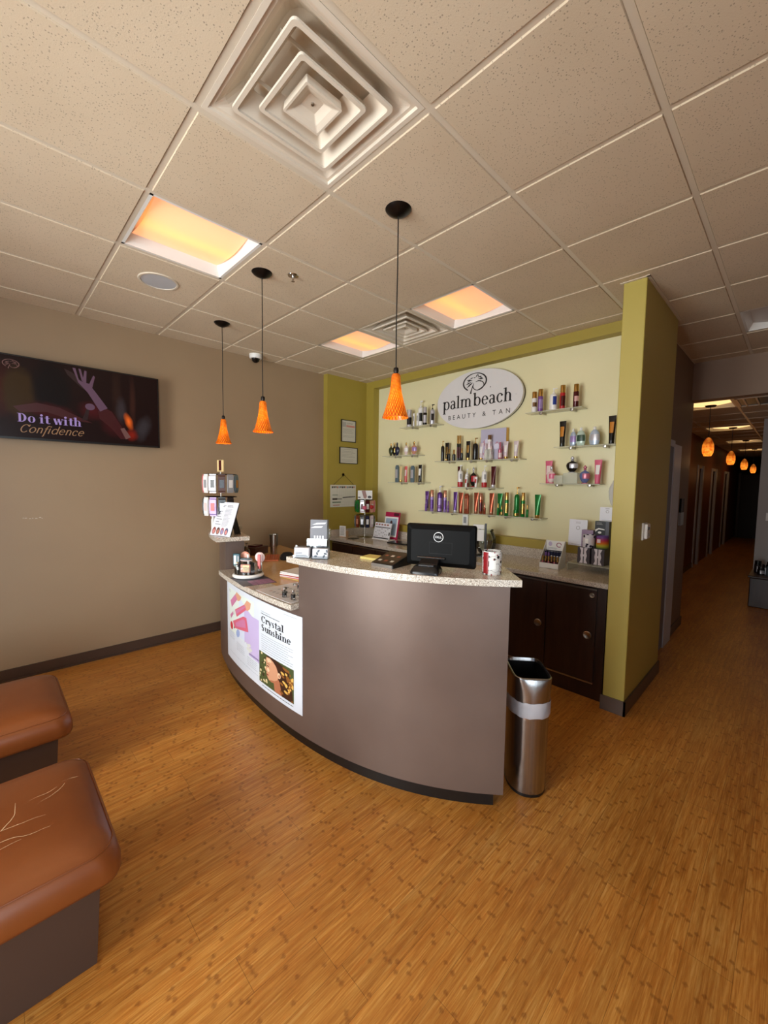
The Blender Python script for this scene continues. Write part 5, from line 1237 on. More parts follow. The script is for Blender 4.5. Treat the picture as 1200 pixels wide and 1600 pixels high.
items = [('goggle_pack', 'dark teal goggle pack at the left edge of the carousel', -.05, .085, .075, 'teal', (.022, .055, .095)), ('powder_puff', 'round blush puff at the upper left of the carousel', .015, .078, .130, 'blush', 'disc'),
  ('powder_puff', 'round pale pink puff at the upper right of the carousel', .070, -.050, .135, 'palepink', 'disc'), ('eye_shade', 'grey and lavender folded eye shade lying across the carousel top', -.015, .0, .128, 'slate', 'flat'),
  ('soap_box', 'blush square box with a round emblem at the front of the carousel', -.045, -.05, .045, 'blush', (.018, .075, .06)), ('brush_pack', 'pink and red brush pack at the right edge of the carousel', .045, -.085, .065, 'coral', (.012, .022, .11)),
  ('lip_tube', 'white and brown lip tube at the carousel left front', -.075, .025, .031, 'brown', (.014, .014, .07)), ('lip_tube', 'black lip tube at the carousel centre front', -.082, -.004, .031, 'black', (.014, .014, .062)),
  ('lip_tube', 'pale lip tube between the carousel dividers', -.062, .052, .031, 'cream', (.014, .014, .08))]
for nm, lb, dx, dy, dz, c, sh_ in items:
    ti = thing(nm, lb, 'cosmetic item', (CX+dx, CY+dy, CZ+dz), radians(38), group='accessories in the carousel')
    if sh_ == 'disc':
        v = MB().lathe([(.0, -.012), (.032, -.010), (.040, 0), (.032, .010), (0, .012)], 22); v.v = [(v_[2], v_[0], v_[1]+.01) for v_ in v.v]; v.build('pad', P(c), ti)
        box(-.002, .002, -.016, .016, -.095, -.03).build('card', M_white, ti)
    elif sh_ == 'flat':
        MB().lathe([(.040, 0), (.046, .006), (.042, .014), (0, .018)], 22, sx=.7).build('shade', P(c), ti); MB().lathe([(.043, -.006), (.049, .0), (.045, .003)], 22, sx=.7).build('lining', P('palepink'), ti)
        cyl(.006, -.10, 0, 8).build('stem', M_acrylic, ti)
    else:
        a_, b_, h_ = sh_
        box(-a_/2, a_/2, -b_/2, b_/2, 0, h_).build('pack', P(c), ti, bevel=min(a_, b_)*.3, bseg=3)
        if nm == 'soap_box':
            e_ = MB(); m2 = planar((-a_/2-.0004, 0, h_/2), (0, -1, 0), (0, 0, 1), (-1, 0, 0)); put(e_, m2, *rect(-.018, -.022, .03, .024)); put(e_, m2, *arc(.006, 0, .013, .013, 0, 360, .003, .003), h=.0003, mi=1); e_.build('emblem', [P('cream'), P('grey')], ti)
        if nm == 'goggle_pack': box(-a_/2-.001, -a_/2, .0, b_*.35, h_*.15, h_*.85).build('stripe', P('mint'), ti); box(-a_/2-.001, -a_/2, -b_*.4, -b_*.2, h_*.2, h_*.8).build('stripe', P('grey'), ti)
        if nm == 'lip_tube': box(-a_/2-.0005, -a_/2, -b_/2*.9, b_/2*.9, h_*.5, h_*.9).build('band', M_white, ti)

# ------------------------------------------------------------------ things on the raised desk top
ZH = 1.168
t = thing('brochure_holder', 'tall clear brochure holder with grey leaflets at the left end of the raised top', 'brochure holder', (.206, .374, ZH), radians(37))
slab = MB(); slab.box(-.03, .035, -.062, .062, 0, .004).box(-.032, -.029, -.062, .062, .0, .11).box(.032, .035, -.062, .062, 0, .165).box(-.03, .035, -.062, -.059, 0, .10).box(-.03, .035, .059, .062, 0, .10).build('pocket', M_acrylic, t)
lf = thing('grey_leaflets', 'stack of grey picture leaflets in the tall clear holder', 'leaflet', (.214, .380, ZH+.005), radians(37))
v = MB().box(-.018, .016, -.052, .052, 0.0, .215); v.v = [(x+z*.08, y, z) for x, y, z in v.v]; v.build('sheets', mat('leaflet_grey', '66666E', .35), lf)
pr = MB(); mp = planar((-.0187, .052, 0), (0, -1, 0), (.08, 0, 1), (-1, 0, .08))
for a_ in ((.01, .185, .09, .20), (.0, .165, .07, .178)): put(pr, mp, *poly((a_[0], a_[1]), (a_[2], a_[3]-.01), (a_[2]+.01, a_[3]), (a_[0]+.03, a_[1]+.012)), h=.0003, mi=0)
for k in range(4): put(pr, mp, *rect(.024+k*.017, .100, .034+k*.017, .120), h=.0003, mi=0)
put(pr, mp, *ell(.03, .07, .014, .012), h=.0003, mi=1); put(pr, mp, *ell(.074, .07, .012, .012), h=.0003, mi=1)
pr.build('print', [mat('ink_white', 'DADADF', .5), mat('print_pink_pale', 'C9A0A2', .5)], lf)
def cardholder(x, y, rz, label, cards_label, c, marks):
    t = thing('card_holder', label, 'card holder', (x, y, ZH), rz)
    MB().box(-.022, .022, -.050, .050, 0, .003).box(-.022, -.020, -.050, .050, 0, .018).box(.018, .022, -.050, .050, 0, .07).build('tray', M_acrylic, t)
    l = thing('business_cards', cards_label, 'cards', (x, y, ZH+.003), rz)
    v = MB().box(-.016, .012, -.045, .045, 0, .056); v.v = [(x_+z*.12, y_, z) for x_, y_, z in v.v]; v.build('cards', mat('card_stock', 'D5D5DA', .6), l)
    pr = MB(); mp = planar((-.0166, .045, 0), (0, -1, 0), (.12, 0, 1), (-1, 0, .12))
    if marks: 
        for k in range(6): put(pr, mp, *ell(.02+.045*(k % 2)+.004*k, .014+.015*(k//2), .010, .006, 10, k), h=.0003, mi=0)
    else: grey_lines(pr, mp, .008, .06, [.022, .028], .0003, 0, .003); grey_lines(pr, mp, .008, .08, [.014], .0003, 0, .002)
    pr.build('print', mat('ink_slate', '5F6670', .5), l)
cardholder(.106, .396, radians(35), 'low clear card holder at the very left end of the raised top', 'plain white business cards with two printed lines', 'white', 0)
cardholder(.166, .296, radians(39), 'low clear card holder right of the plain one', 'white cards with dark floral marks in the right low holder', 'white', 1)

t = thing('card_terminal', 'dark countertop box with small pictures on its sloping top beside the monitor', 'display box', (.352, -.100, ZH), radians(8))
v = MB(); v.loft([[(-.085, -.075, 0), (.085, -.075, 0), (.085, .075, 0), (-.085, .075, 0)], [(-.085, -.072, .018), (.085, -.072, .060), (.085, .072, .060), (-.085, .072, .018)]], 0, False); v.build('body', M_black, t, bevel=.003)
box(-.088, -.085, -.07, .07, .0, .016).build('front_lip', M_silver, t)
sl = atan2(.042, .17); mp = planar((-.083, .070, .0192), (0, -1, 0), (cos(sl), 0, sin(sl)), (-sin(sl), 0, cos(sl))); pr = MB()
put(pr, mp, *rect(.004, .006, .136, .166), h=.0003, mi=0)
for k in range(6): put(pr, mp, *rect(.018+(k % 3)*.040, .03+.065*(k//3), .038+(k % 3)*.040, .05+.065*(k//3)), h=.0008, mi=1+k % 2)
pr.build('picture', [mat('print_brown', '2E1F16', .3), mat('print_cream', 'C9C2B4', .4), mat('print_terracotta', '8A4A34', .4)], t)
t = thing('yellow_pad', 'pale yellow note pad lying on the raised top left of the dark box', 'note pad', (.415, .080, ZH), radians(13))
box(-.05, .05, -.085, .085, 0, .012).build('pad', P('yellow'), t)
# computer monitor
t = thing('computer_monitor', 'black computer monitor seen from behind with a round white emblem', 'monitor', (.462, -.352, ZH), radians(24.5))
MWd, MHt = .183, .220
R = []
def rr_box(hw, z0, z1, x, r=.012, n=4):
    pts = []
    for cy, cz, a0 in ((hw-r, z1-r, 0), (-(hw-r), z1-r, 90), (-(hw-r), z0+r, 180), (hw-r, z0+r, 270)):
        for k in range(n+1): a = radians(a0+90*k/n); pts.append((x, cy+r*cos(a), cz+r*sin(a)))
    return pts
v = MB(); v.loft([rr_box(MWd, .016, .016+MHt, .014), rr_box(MWd, .016, .016+MHt, -.004), rr_box(MWd-.006, .022, .010+MHt, -.014), rr_box(MWd-.03, .04, MHt-.012, -.026)], 0, True)
v.build('housing', mat('matte_monitor_black', '070707', .5, spec=.12), t, sharp=25)
box(.0142, .0150, -MWd+.012, MWd-.012, .03, MHt+.004).build('screen', M_blackgloss, t)
box(-.0185, -.0165, -MWd+.03, MWd-.025, MHt-.010, MHt-.006).build('vent_slot', mat('pure_black', '050505', .6), t)
MB().box(-.0275, -.0262, -.065, .055, .085, .0865).box(-.0275, -.0262, -.065, -.0638, .085, .145).box(-.0275, -.0262, .0538, .055, .085, .145).box(-.0275, -.0262, -.065, .055, .1438, .145).build('cover_seam', mat('pure_black', '050505', .6), t)
lg = MB(); mp = planar((-.0262, .007, .172), (0, -1, 0), (0, 0, 1), (-1, 0, 0))
put(lg, mp, *arc(0, 0, .0255, .0255, 0, 360, .0028, .0028, 40), h=.0006)
V, F, w = sans_text('DELL', .0165, .92); put(lg, mp, V, F, -w/2, -.0058, .0006)
lg.build('emblem', mat('emblem_white', 'E6E6E6', .4), t)
SY = .045
fo = [(-.155, -.072), (-.165, -.055), (-.165, .055), (-.155, .072), (-.045, .066), (-.03, .056), (-.03, -.056), (-.045, -.066)]
st = MB(); st.loft([[(x_, y_+SY, 0) for x_, y_ in fo], [(x_, y_+SY, .012) for x_, y_ in fo], [(-.095+(x_+.095)*.72, y_*.80+SY, .036) for x_, y_ in fo]], 0, False)
st.build('stand_foot', M_black, t, bevel=.005, bseg=3)
MB().loft([[(-.10, -.005, .030), (-.10, .095, .030), (-.075, .095, .030), (-.075, -.005, .030)], [(-.038, 0, .060), (-.038, .09, .060), (-.028, .09, .060), (-.028, 0, .060)]], 0, False).build('stand_arm', M_black, t)
box(-.125, -.085, .008, .082, .0365, .0405).build('cable_window', mat('stand_grey', '4A4A4C', .4), t).rotation_euler = (0, 0, 0)
MB().tube([(-.033, -.030, .062), (-.033, .115, .062)], .006, 10).build('hinge_bar', M_black, t)
t = thing('floral_cup', 'large white cup with red and black flowers at the right end of the desk', 'cup', (.578, -.585, ZH))
m, g = new_mat('floral_ceramic', .22)
co = g.obj(); v1 = g.n('ShaderNodeTexVoronoi'); v1.inputs['Scale'].default_value = 38; g.l(co, v1.inputs['Vector'])
v2 = g.n('ShaderNodeTexVoronoi'); v2.inputs['Scale'].default_value = 55; g.l(co, v2.inputs['Vector'])
c = g.mix(g.math('LESS_THAN', v1.outputs['Distance'], .30), 'E4E1DC', '2A2626'); c = g.mix(g.math('LESS_THAN', v2.outputs['Distance'], .20), c, 'A03040')
n1 = g.n('ShaderNodeSeparateXYZ'); g.l(co, n1.inputs[0])
v3 = g.math('LESS_THAN', g.math('ABSOLUTE', g.math('SINE', g.math('ADD', g.math('MULTIPLY', n1.outputs[2], 110), g.math('MULTIPLY', g.noise(co, 18, 2), 9)))), .09)
c = g.mix(v3, c, '4A4644'); g.l(c, g.b.inputs['Base Color'])
MB().lathe([(.044, 0), (.046, .004), (.048, .112), (.048, .116), (.0455, .116), (.044, .01), (0, .008)], 34).build('body', m, t)
a0, a1 = radians(150), radians(190)
MB().lathe([(.0468, .006), (.0488, .113)], 10, a0=a0, a1=a1).build('red_panel', mat('cup_red', '8A1E22', .25), t)
MB().lathe([(.0475, .032), (.0482, .074)], 8, a0=radians(195), a1=radians(235)).build('label', M_white, t)

# ------------------------------------------------------------------ things on the back counter
t = thing('leaflet_box', 'small tan leaflet box with a white printed card in the counter corner', 'leaflet holder', (2.12, 2.50, ZC), radians(20))
box(-.03, .03, -.05, .05, 0, .085).build('box', P('tan'), t); box(-.036, -.030, -.046, .046, .01, .15).build('card', M_paper, t)
pr = MB(); mp = planar((-.0365, .046, .01), (0, -1, 0), (0, 0, 1), (-1, 0, 0)); grey_lines(pr, mp, .012, .08, [.02+k*.014 for k in range(8)], .0002, 0, .005); pr.build('print', mat('ink_dim', '77736C', .6), t)
t = thing('black_tray', 'thin black tray between the leaflet box and the packet rack', 'tray', (2.11, 2.30, ZC)); box(-.05, .05, -.05, .05, 0, .006).build('tray', M_black, t)
t = thing('desk_calendar', 'white desk calendar easel with printed month grid on the back counter', 'calendar', (2.38, 2.02, ZC))
LN = radians(14); mp = planar((-.06, .145, .002), (0, -1, 0), (sin(LN), 0, cos(LN)), (-cos(LN), 0, sin(LN)))
slab_on(mp, 0, .29, 0, .215, -.012, 0).build('pad', mat('card_white', 'E9E9F0', .35), t)
MB().box(-.075, .05, -.145, .145, 0, .006).build('base', M_white, t)
pr = MB(); put(pr, mp, *rect(.01, .012, .28, .026), h=.0003, mi=0); put(pr, mp, *rect(.01, .150, .28, .160), h=.0003, mi=0)
for i in range(8): put(pr, mp, *rect(.02+i*.0345, .03, .0213+i*.0345, .145), h=.0003, mi=1)
for i in range(6): put(pr, mp, *rect(.02, .03+i*.023, .265, .0312+i*.023), h=.0003, mi=1)
for i in range(14): put(pr, mp, *rect(.03+(i*5 % 7)*.034, .040+(i % 5)*.023, .045+(i*5 % 7)*.034, .047+(i % 5)*.023), h=.0004, mi=0)
for i in range(5): put(pr, mp, *ell(.03+i*.05, .19, .018, .010), h=.0003, mi=2)
put(pr, mp, *rect(.268, .06, .288, .10), h=.0004, mi=0)
pr.build('print', [mat('marker_black', '26221F', .6), mat('ink_light_grey', 'A5A29C', .6), mat('print_rust', 'A0645A', .6)], t)
t = thing('pink_booklet', 'upright pink folder with a blue picture behind the desk calendar', 'booklet', (2.475, 1.985, ZC))
LN = radians(10); mp = planar((-.03, .125, .001), (0, -1, 0), (sin(LN), 0, cos(LN)), (-cos(LN), 0, sin(LN)))
slab_on(mp, 0, .25, 0, .345, -.014, 0).build('cover', mat('magenta_card', 'B5204F', .35), t)
pr = MB(); put(pr, mp, *rect(.0, .03, .235, .285), h=.0003, mi=0); put(pr, mp, *rect(.02, .05, .215, .265), h=.0006, mi=1); put(pr, mp, *ell(.12, .21, .020, .028), h=.0009, mi=2); put(pr, mp, *poly((.09, .12), (.15, .12), (.14, .19), (.11, .19)), h=.0009, mi=2)
put(pr, mp, *rect(.15, .300, .24, .335), h=.0005, mi=3)
pr.build('picture', [M_paper, mat('print_sky', '9FB4C8', .5), mat('print_hair', '4A2A2C', .5), mat('print_wine', '4E1022', .5)], t)
t = thing('flat_device', 'flat dark tablet lying on the back counter left of the monitor', 'tablet', (2.27, 1.62, ZC), radians(6)); box(-.09, .09, -.14, .14, 0, .016).build('body', M_black, t, bevel=.004); box(-.08, .08, -.12, .12, .016, .0168).build('screen', M_blackgloss, t)
def bowl(x, y, label, fill):
    t = thing('glass_bowl', label, 'bowl', (x, y, ZC))
    pr_ = [(.05, 0), (.075, .02), (.098, .07), (.105, .12), (.098, .17), (.080, .215), (.072, .235), (.078, .25)]
    MB().lathe(pr_+[(r_-.003, z_) for r_, z_ in pr_[::-1]], 32).build('bowl', M_glass, t)
    return t
bowl(2.44, 1.005, 'round glass bowl partly hidden by the monitor, left one of two', 0)
bowl(2.44, .585, 'round glass bowl behind the black post, right one of two', 1)
t = thing('folded_tissue', 'folded white tissue inside the left glass bowl', 'tissue', (2.42, .965, ZC+.012)); MB().loft([[(-.03, -.03, 0), (.03, -.03, 0), (.03, .03, 0), (-.03, .03, 0)], [(-.038, -.04, .21), (.03, -.038, .20), (.028, .034, .215), (-.035, .036, .20)]], 0, False).build('tissue', M_paper, t)
for k in range(4):
    t = thing('brown_packet', 'small %s packet leaning inside the right glass bowl' % ('dark brown' if k % 2 else 'bronze'), 'packet', (2.42+.018*k, .54+.022*(k % 2), ZC+.012), radians(30*k), group='brown packets in the right bowl'); v = MB().box(-.004, .004, -.02, .02, 0, .12); v.v = [(x_, y_+z_*(-.12-.1*k), z_) for x_, y_, z_ in v.v]; v.build('pouch', P('brown') if k % 2 else P('bronze'), t)
t = thing('wall_outlet_box', 'white wall box below the shelf of copper products', 'outlet', (2.69, .995, 1.215)); box(-.03, 0, -.036, .036, -.075, .062).build('housing', M_white, t, bevel=.004)
box(-.032, -.03, -.018, .018, -.04, .03).build('socket', P('grey'), t)
t = thing('document_stand', 'stand with a black post holding white sheets, right of the monitor', 'document stand', (2.28, .56, ZC), radians(20))
box(-.06, .06, -.08, .08, 0, .010).build('base', M_black, t); box(-.008, .010, -.068, -.050, .010, .325).build('post', M_black, t); box(-.004, .004, -.05, .065, .08, .315).build('backing', M_acrylic, t); box(-.010, -.004, -.045, .062, .150, .262).build('sheet', M_paper, t); box(-.012, -.004, -.045, .062, .27, .312).build('header_sheet', M_paper, t)
# gloss display
ORD = ['leftmost', 'second from the left', 'third from the left', 'third from the right', 'second from the right', 'rightmost']
t = thing('gloss_display_box', 'white open display box of lip glosses on the counter near the green pillar', 'display box', (2.275, -.175, ZC), radians(2))
v = MB(); sd = [(-.075, 0), (.085, 0), (.085, .225), (.060, .225), (-.075, .045)]
for s_ in (-.082, .079):
    v.add([(x_, s_, z_) for x_, z_ in sd]+[(x_, s_+.003, z_) for x_, z_ in sd], [(0, 1, 2, 3, 4), (9, 8, 7, 6, 5)]+[(i, i+5, (i+1) % 5+5, (i+1) % 5) for i in range(5)])
v.box(-.075, .085, -.079, .079, 0, .004).box(-.075, -.072, -.082, .082, 0, .045).box(.060, .064, -.079, .079, .0, .225).box(-.072, .0, -.079, .079, .02, .024)
v.build('carton', M_white, t)
pr = MB(); mp = planar((.0595, .079, .14), (0, -1, 0), (0, 0, 1), (-1, 0, 0)); put(pr, mp, *ell(.035, .055, .016, .020), h=.0003, mi=1); put(pr, mp, *arc(.11, .05, .024, .022, 0, 320, .008, .008), h=.0003, mi=0); grey_lines(pr, mp, .01, .10, [.010, .02], .0003, 2, .003); put(pr, mp, *rect(.0, -.055, .158, .0), h=.0003, mi=3)
pr.build('print', [mat('print_rose', 'A87080', .5), mat('print_lilac', 'C5B6CF', .5), mat('ink_grey', '8A9098', .5), mat('print_night', '1E1A2A', .4)], t)
for k in range(6):
    an = radians(2); lx, ly = -.050, .062-k*.025; 
    ti = thing('lip_gloss', 'gold capped lip gloss, %s in the front row of the display box' % ORD[k], 'lip gloss', (2.275+lx*cos(an)-ly*sin(an), -.175+lx*sin(an)+ly*cos(an), ZC+.0245), group='gold capped lip glosses in the display box')
    cyl(.0085, 0, .034, 12).build('body', P('maroon' if k % 2 else 'rose'), ti); cyl(.0078, .034, .078, 12).build('cap', P('gold'), ti)
for k in range(6):
    lx, ly = .020, .062-k*.025; an = radians(2)
    ti = thing('lip_gloss_box', 'dark boxed lip gloss, %s in the rear row of the display box' % ORD[k], 'lip gloss', (2.275+lx*cos(an)-ly*sin(an), -.175+lx*sin(an)+ly*cos(an), ZC+.0045), an, group='boxed lip glosses in the display box')
    box(-.009, .009, -.010, .010, 0, .130).build('carton', P('navy'), ti); box(-.0095, -.009, -.007, .007, .055 if k > 1 else .09, .095 if k > 1 else .12).build('label', P('white' if k > 1 else 'violet'), ti)
def sheetcard(x, y, z, w, h, rz, lean, label, m, marks, nm='display_card'):
    t = thing(nm, label, 'card', (x, y, z), rz)
    mp_ = planar((0, w/2, .0), (0, -1, 0), (sin(lean), 0, cos(lean)), (-cos(lean), 0, sin(lean)))
    slab_on(mp_, 0, w, 0, h, -.010, 0).build('board', m, t); pr_ = MB()
    if marks == 'ring':
        put(pr_, mp_, *arc(w/2, h*.68, w*.11, w*.11, 0, 360, .004, .004, 20), h=.0003, mi=0); grey_lines(pr_, mp_, w*.36, w*.64, [h*.90, h*.86], .0003, 0, .003, .05); grey_lines(pr_, mp_, w*.18, w*.82, [h*.04], .0003, 0, .003, .05)
    else:
        put(pr_, mp_, *poly((.02, h*.38), (w*.5, h*.56), (w*.95, h*.46), (w*.95, h*.52), (w*.5, h*.62), (.02, h*.50)), h=.0003, mi=0); put(pr_, mp_, *ell(w*.5, h*.36, .022, .016), h=.0003, mi=0)
        V, F, w_ = pen_text('un', 1, .12, .09, False, .02, .3)
        grey_lines(pr_, mp_, w*.15, w*.8, [h*.82, h*.74], .0003, 0, .006, .1)
        put(pr_, mp_, *rect(w*.78, 0, w, h), h=.0002, mi=1)
    pr_.build('print', [mat('ink_soft', 'ABA7A8', .5), mat('print_gunmetal', '55565E', .4)], t)
    return t
sheetcard(2.535, -.280, 1.082, .155, .232, 0, radians(4), 'large white card with a small ring emblem leaning on the niche edge', mat('card_white', 'E9E9F0', .35), 'ring')
t = thing('acrylic_riser', 'clear acrylic riser table carrying tins and candles beside the green pillar', 'display stand', (2.37, -.455, ZC))
MB().box(-.115, .115, -.185, .145, .062, .067).box(-.115, .115, .140, .145, 0, .062).box(-.115, .115, -.185, -.180, 0, .062).build('table', M_frost, t)
for k, yy in enumerate((-.425, -.535)):
    t = thing('patterned_tin', ['dark and white patterned box, left one on the clear riser', 'dark and white patterned box, right one on the clear riser'][k], 'box', (2.355, yy, ZC+.0672), radians(-6), group='patterned boxes on the riser')
    box(-.05, .05, -.050, .050, 0, .132).build('carton', mat('tin_dark', '4A4248', .35), t)
    pr = MB(); mp = planar((-.0505, .050, 0), (0, -1, 0), (0, 0, 1), (-1, 0, 0))
    pts = [(.018, .002), (.030, .03), (.024, .065), (.030, .10), (.018, .130), (.046, .130), (.046, .075), (.054, .075), (.054, .130), (.084, .130), (.070, .10), (.078, .065), (.070, .03), (.084, .002), (.054, .002), (.054, .058), (.046, .058), (.046, .002)]
    for a_ in (pts[:7]+[(.046, .058)]+[(.046, .002)], [(.054, .002), (.084, .002), (.070, .03), (.078, .065), (.070, .10), (.084, .130), (.054, .130)], [(.046, .058), (.054, .058), (.054, .075), (.046, .075)]): put(pr, mp, a_, [tuple(range(len(a_)))], h=.0003)
    pr.build('white_pattern', mat('print_pale_pink', 'DDD3D8', .45), t)
ZR = ZC+.0672+.1322
t = thing('candle_jar', 'white candle jar with dark floral blotches, left one of the two jars', 'candle', (2.355, -.440, ZR))
m, g = new_mat('blotched_ceramic', .25); v1 = g.n('ShaderNodeTexVoronoi'); v1.inputs['Scale'].default_value = 30; g.l(g.obj(), v1.inputs['Vector']); g.l(g.mix(g.math('LESS_THAN', v1.outputs['Distance'], .36), 'DAD5DC', '3A3444'), g.b.inputs['Base Color'])
MB().lathe([(.044, 0), (.047, .006), (.047, .105), (.044, .105), (.043, .02), (0, .02)], 30).build('jar', m, t); box(-.0485, -.044, -.012, .014, .035, .075).build('label', M_paper, t)
t = thing('candle_jar', 'rainbow coloured candle jar, right one of the two jars', 'candle', (2.36, -.543, ZR))
m, g = new_mat('rainbow_glass', .2); sp = g.n('ShaderNodeSeparateXYZ'); g.l(g.obj(), sp.inputs[0]); g.l(g.ramp(g.math('DIVIDE', sp.outputs[2], .105), [(0, '1E4A3C'), (.25, 'B8B23A'), (.45, 'D86A28'), (.65, 'B8304A'), (.9, '6A4A8A')]), g.b.inputs['Base Color'])
MB().lathe([(.044, 0), (.047, .006), (.047, .105), (.044, .105), (.043, .02), (0, .02)], 30).build('jar', m, t); box(-.0485, -.044, .0, .026, .05, .08).build('label', P('palepink'), t)
t = thing('purple_carton', 'mauve carton behind the floral candle jar', 'box', (2.47, -.395, ZC+.0672)); box(-.03, .03, -.048, .045, 0, .265).build('carton', mat('carton_mauve', '9A7F9C', .4), t)
t = thing('black_carton', 'black carton with white swoosh picture behind the rainbow candle jar', 'box', (2.49, -.505, ZC+.0672)); box(-.035, .04, -.055, .055, 0, .345).build('carton', M_black, t)
pr = MB(); mp = planar((-.0355, .055, .20), (0, -1, 0), (0, 0, 1), (-1, 0, 0))
put(pr, mp, *poly((.004, .055), (.03, .078), (.075, .074), (.075, .082), (.03, .090), (.004, .075)), h=.0003, mi=0); put(pr, mp, *ell(.038, .052, .014, .010), h=.0003, mi=0); grey_lines(pr, mp, .012, .06, [.118, .130], .0003, 1, .005, .2); put(pr, mp, *rect(.082, 0, .11, .145), h=.0002, mi=2)
pr.build('print', [M_paper, mat('ink_light_grey', 'A5A29C', .6), mat('print_gunmetal', '55565E', .4)], t)
sheetcard(2.535, -.515, ZC+.0672+.3455, .118, .118, 0, radians(3), 'small white card with a ring emblem standing on the black carton', mat('card_white', 'E9E9F0', .35), 'ring')
t = thing('plastic_bag', 'crumpled clear plastic bag hanging beside the green pillar above the cards', 'bag', (2.655, -.545, 1.52))
R = []
rnd = random.Random(5)
for i in range(9):
    f = i/8.; rw = (.030+.055*sin(pi*min(f*1.15, 1))**.8)*(1.0); R.append([(-.028+(.022+.004*rnd.random())*cos(2*pi*k/16)*(rw/.07), (rw*(.85+.25*rnd.random()))*sin(2*pi*k/16)*.62, .15-f*.27) for k in range(16)])
MB().loft(R).build('film', M_bag, t); MB().tube([(-.02, 0, .15), (.03, 0, .17)], .003, 6).build('tie', M_white, t)

# ------------------------------------------------------------------ waste bin
t = thing('waste_bin', 'brushed steel open top waste bin with a plastic liner beside the desk end', 'bin', (.835, -.672, 0), radians(41))
def se(hx, hy, z, p, n=40, dz=None):
    o = []
    for k in range(n):
        a = 2*pi*k/n; c_, s_ = cos(a), sin(a)
        x = hx*math.copysign(abs(c_)**(2/p), c_); y = hy*math.copysign(abs(s_)**(2/p), s_)
        o.append((x, y, z+(dz(x, y) if dz else 0)))
    return o
m_bin, g = new_mat('vertically_brushed_steel', .27, 1.0); g.l(g.ramp(g.noise(g.obj((1, 1, .01)), 90, 2), [(.3, '9C9A9A'), (.7, 'B4B2B2')]), g.b.inputs['Base Color'])
MB().loft([se(.138, .100, .0, 2.3), se(.138, .100, .018, 2.3)], 0, True).build('base_ring', M_black, t)
MB().loft([se(.140, .102, .018, 2.3), se(.144, .106, .44, 2.3)], 0, True).build('body', m_bin, t)
R = [se(.146, .108, .485, 2.35), se(.1465, .1085, .52, 2.4), se(.146, .108, .56, 2.6), se(.143, .105, .595, 3.2), se(.136, .099, .622, 5.0), se(.133, .096, .630, 6.0), se(.128, .091, .632, 6.0), se(.125, .088, .625, 6.0), se(.12, .085, .56, 5), se(.11, .08, .40, 3)]
MB().loft(R, 0, True, caps=False).build('lid', m_bin, t, sharp=60)
MB().loft([se(.115, .083, .40, 3), se(.115, .083, .405, 3)], 0, True).build('inner_bottom', mat('bin_inner_dark', '4A3A2C', .8), t)
MB().loft([se(.1215, .0865, .615, 5.5), se(.119, .0845, .56, 5), se(.109, .079, .406, 3)], 0, True, caps=False).build('inner_sleeve', M_black, t)
lin_ = MB(); R = []; rnd = random.Random(9)
for i, (z, s_) in enumerate(((.415, 1.02), (.424, 1.04), (.450, 1.06), (.468, 1.045), (.485, 1.06), (.495, 1.03))):
    rg = se(.144*s_, .106*s_, z, 2.35, dz=lambda x, y: -.08*x); R.append([(x+rnd.uniform(-.002, .002), y+rnd.uniform(-.002, .002), z_+rnd.uniform(-.004, .004)) for x, y, z_ in rg])
lin_.loft(R, 0, True, caps=False); lin_.build('liner', M_liner, t)

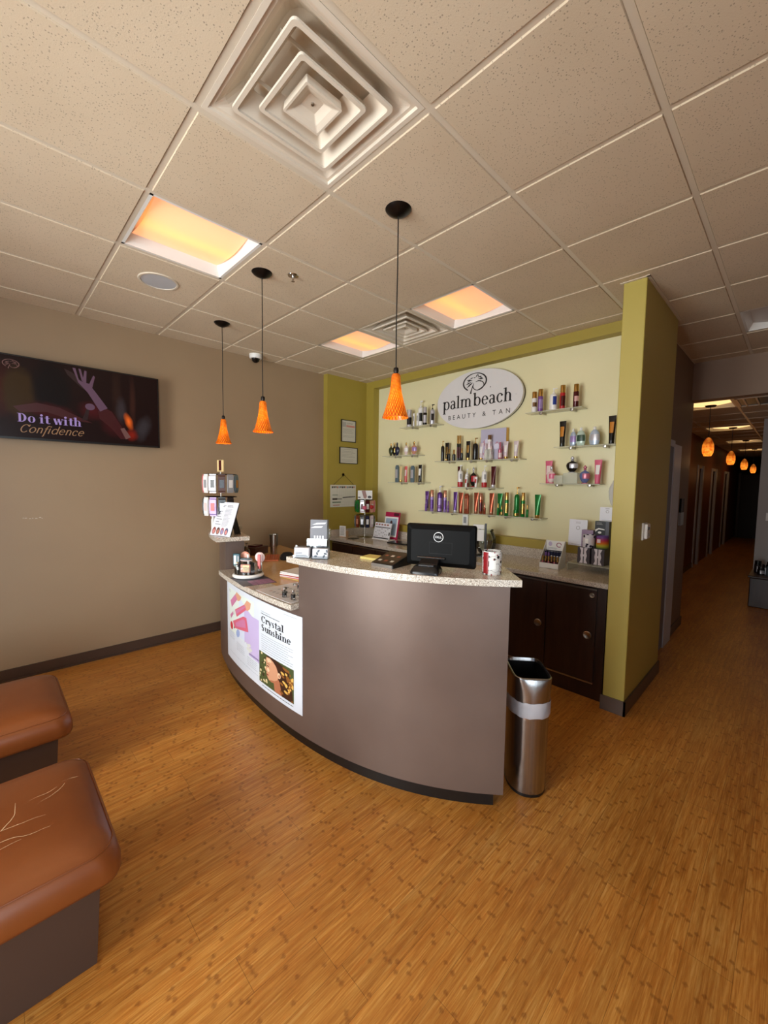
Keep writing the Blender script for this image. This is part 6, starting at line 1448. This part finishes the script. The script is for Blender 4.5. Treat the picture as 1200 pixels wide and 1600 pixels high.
# ------------------------------------------------------------------ benches
def bench(y0, label, cracks):
    # base slab and a rounded leather cushion, running out of the picture to the left
    yc = y0+.315; t = thing('leather_bench', label, 'bench', (-1.75, yc, 0), group='caramel leather benches')
    hx0, hx1 = -.75, .78; 
    v = MB(); b0, b1 = hx1-.035, hx1-.03
    v.loft([[(hx0, -.29, 0), (b0-.01, -.29, 0), (b0-.01, .29, 0), (hx0, .29, 0)], [(hx0, -.30, .285), (b1, -.30, .285), (b1, .30, .285), (hx0, .30, .285)]], 0, False); v.build('base', M_benchbase, t)
    def ring(inx, z, r):
        pts = []
        X0, X1, Ya, Yb = hx0+inx, hx1+.035-inx, -.335+inx, .335-inx
        for cx, cy, a0 in ((X1-r, Yb-r, 0), (X0+r, Yb-r, 90), (X0+r, Ya+r, 180), (X1-r, Ya+r, 270)):
            for k in range(8): a = radians(a0+90*k/7); pts.append((cx+r*cos(a), cy+r*sin(a), z))
        return pts
    v = MB(); v.loft([ring(.030, .278, .03), ring(.008, .288, .05), ring(.0, .305, .06), ring(.0, .345, .065), ring(.008, .378, .07), ring(.028, .405, .08), ring(.06, .423, .09), ring(.12, .434, .10), ring(.24, .440, .09)], 0, True)
    c = v.build('cushion', M_leather, t, sharp=80)
    # piping seam along the upper edge
    sm = MB(); pts = ring(.018, .3935, .075); sm.tube([Vector(p)+Vector((0, 0, 0)) for p in pts+[pts[0]]], .0022, 6); sm.build('seam', M_leather, c)
    if cracks:
        cr = MB(); rnd = random.Random(4)
        def crack(x, y, L, ang, w):
            pts = [(x, y)]; n = int(L/.012)
            for k in range(n):
                ang += rnd.uniform(-.45, .45)*.6; x += .012*cos(ang); y += .012*sin(ang); pts.append((x, y))
            for k in range(len(pts)-1):
                ww = w*.75*(1-abs(2*k/len(pts)-1)*.8); V, F = line(*pts[k], *pts[k+1], ww)
                cr.add([(a_, b_, .4404 if abs(b_) < .1 else .4404-.0004) for a_, b_ in V], F)
        return t, cr, crack
    return t
bench(.945, 'caramel leather bench farther from the camera, by the television wall', False)
t, cr, crack = bench(-.115, 'caramel leather bench nearest the camera with pale cracks in its seat', True)
for a_ in ((.40, -.10, .26, .50, .0032), (.42, -.14, .28, .40, .0036), (.46, -.06, .18, .55, .0025), (.42, -.17, .16, .5, .0026), (.60, .06, .09, .35, .0026), (.62, .02, .11, .35, .0022), (.70, .10, .05, .1, .002), (.44, -.12, .05, 1.6, .003)):
    crack(*a_)
cr.build('surface_crack', M_crack, t)

# ------------------------------------------------------------------ hallway table
t = thing('hall_table', 'dark brown table under the grey hallway wall at the right edge of the photo', 'table', (6.45, -1.60, 0))
box(-.28, .28, -.36, .36, 0, .40).build('body', M_cab, t, bevel=.01); box(-.30, .30, -.38, .38, .40, .43).build('top', M_cab, t, bevel=.008)
hp = [(6.36, -1.34, .11, .05, 'black', 'black box at the front of the hallway table'), (6.50, -1.30, .17, .05, 'dark', 'tall dark bottle at the back of the hallway table'), (6.33, -1.44, .19, .06, 'slate', 'slate bottle at the right edge of the photo on the hallway table'), (6.42, -1.38, .14, .045, 'silver', 'silver bottle among the dark ones on the hallway table')]
for x, y, h_, r_, c, lb in hp:
    product('spray', (x, y, .43), h_, r_*1.6, c, 'black', 'silver', 'spray_bottle', lb, 'bottles on the hallway table')

bpy.context.view_layer.update()
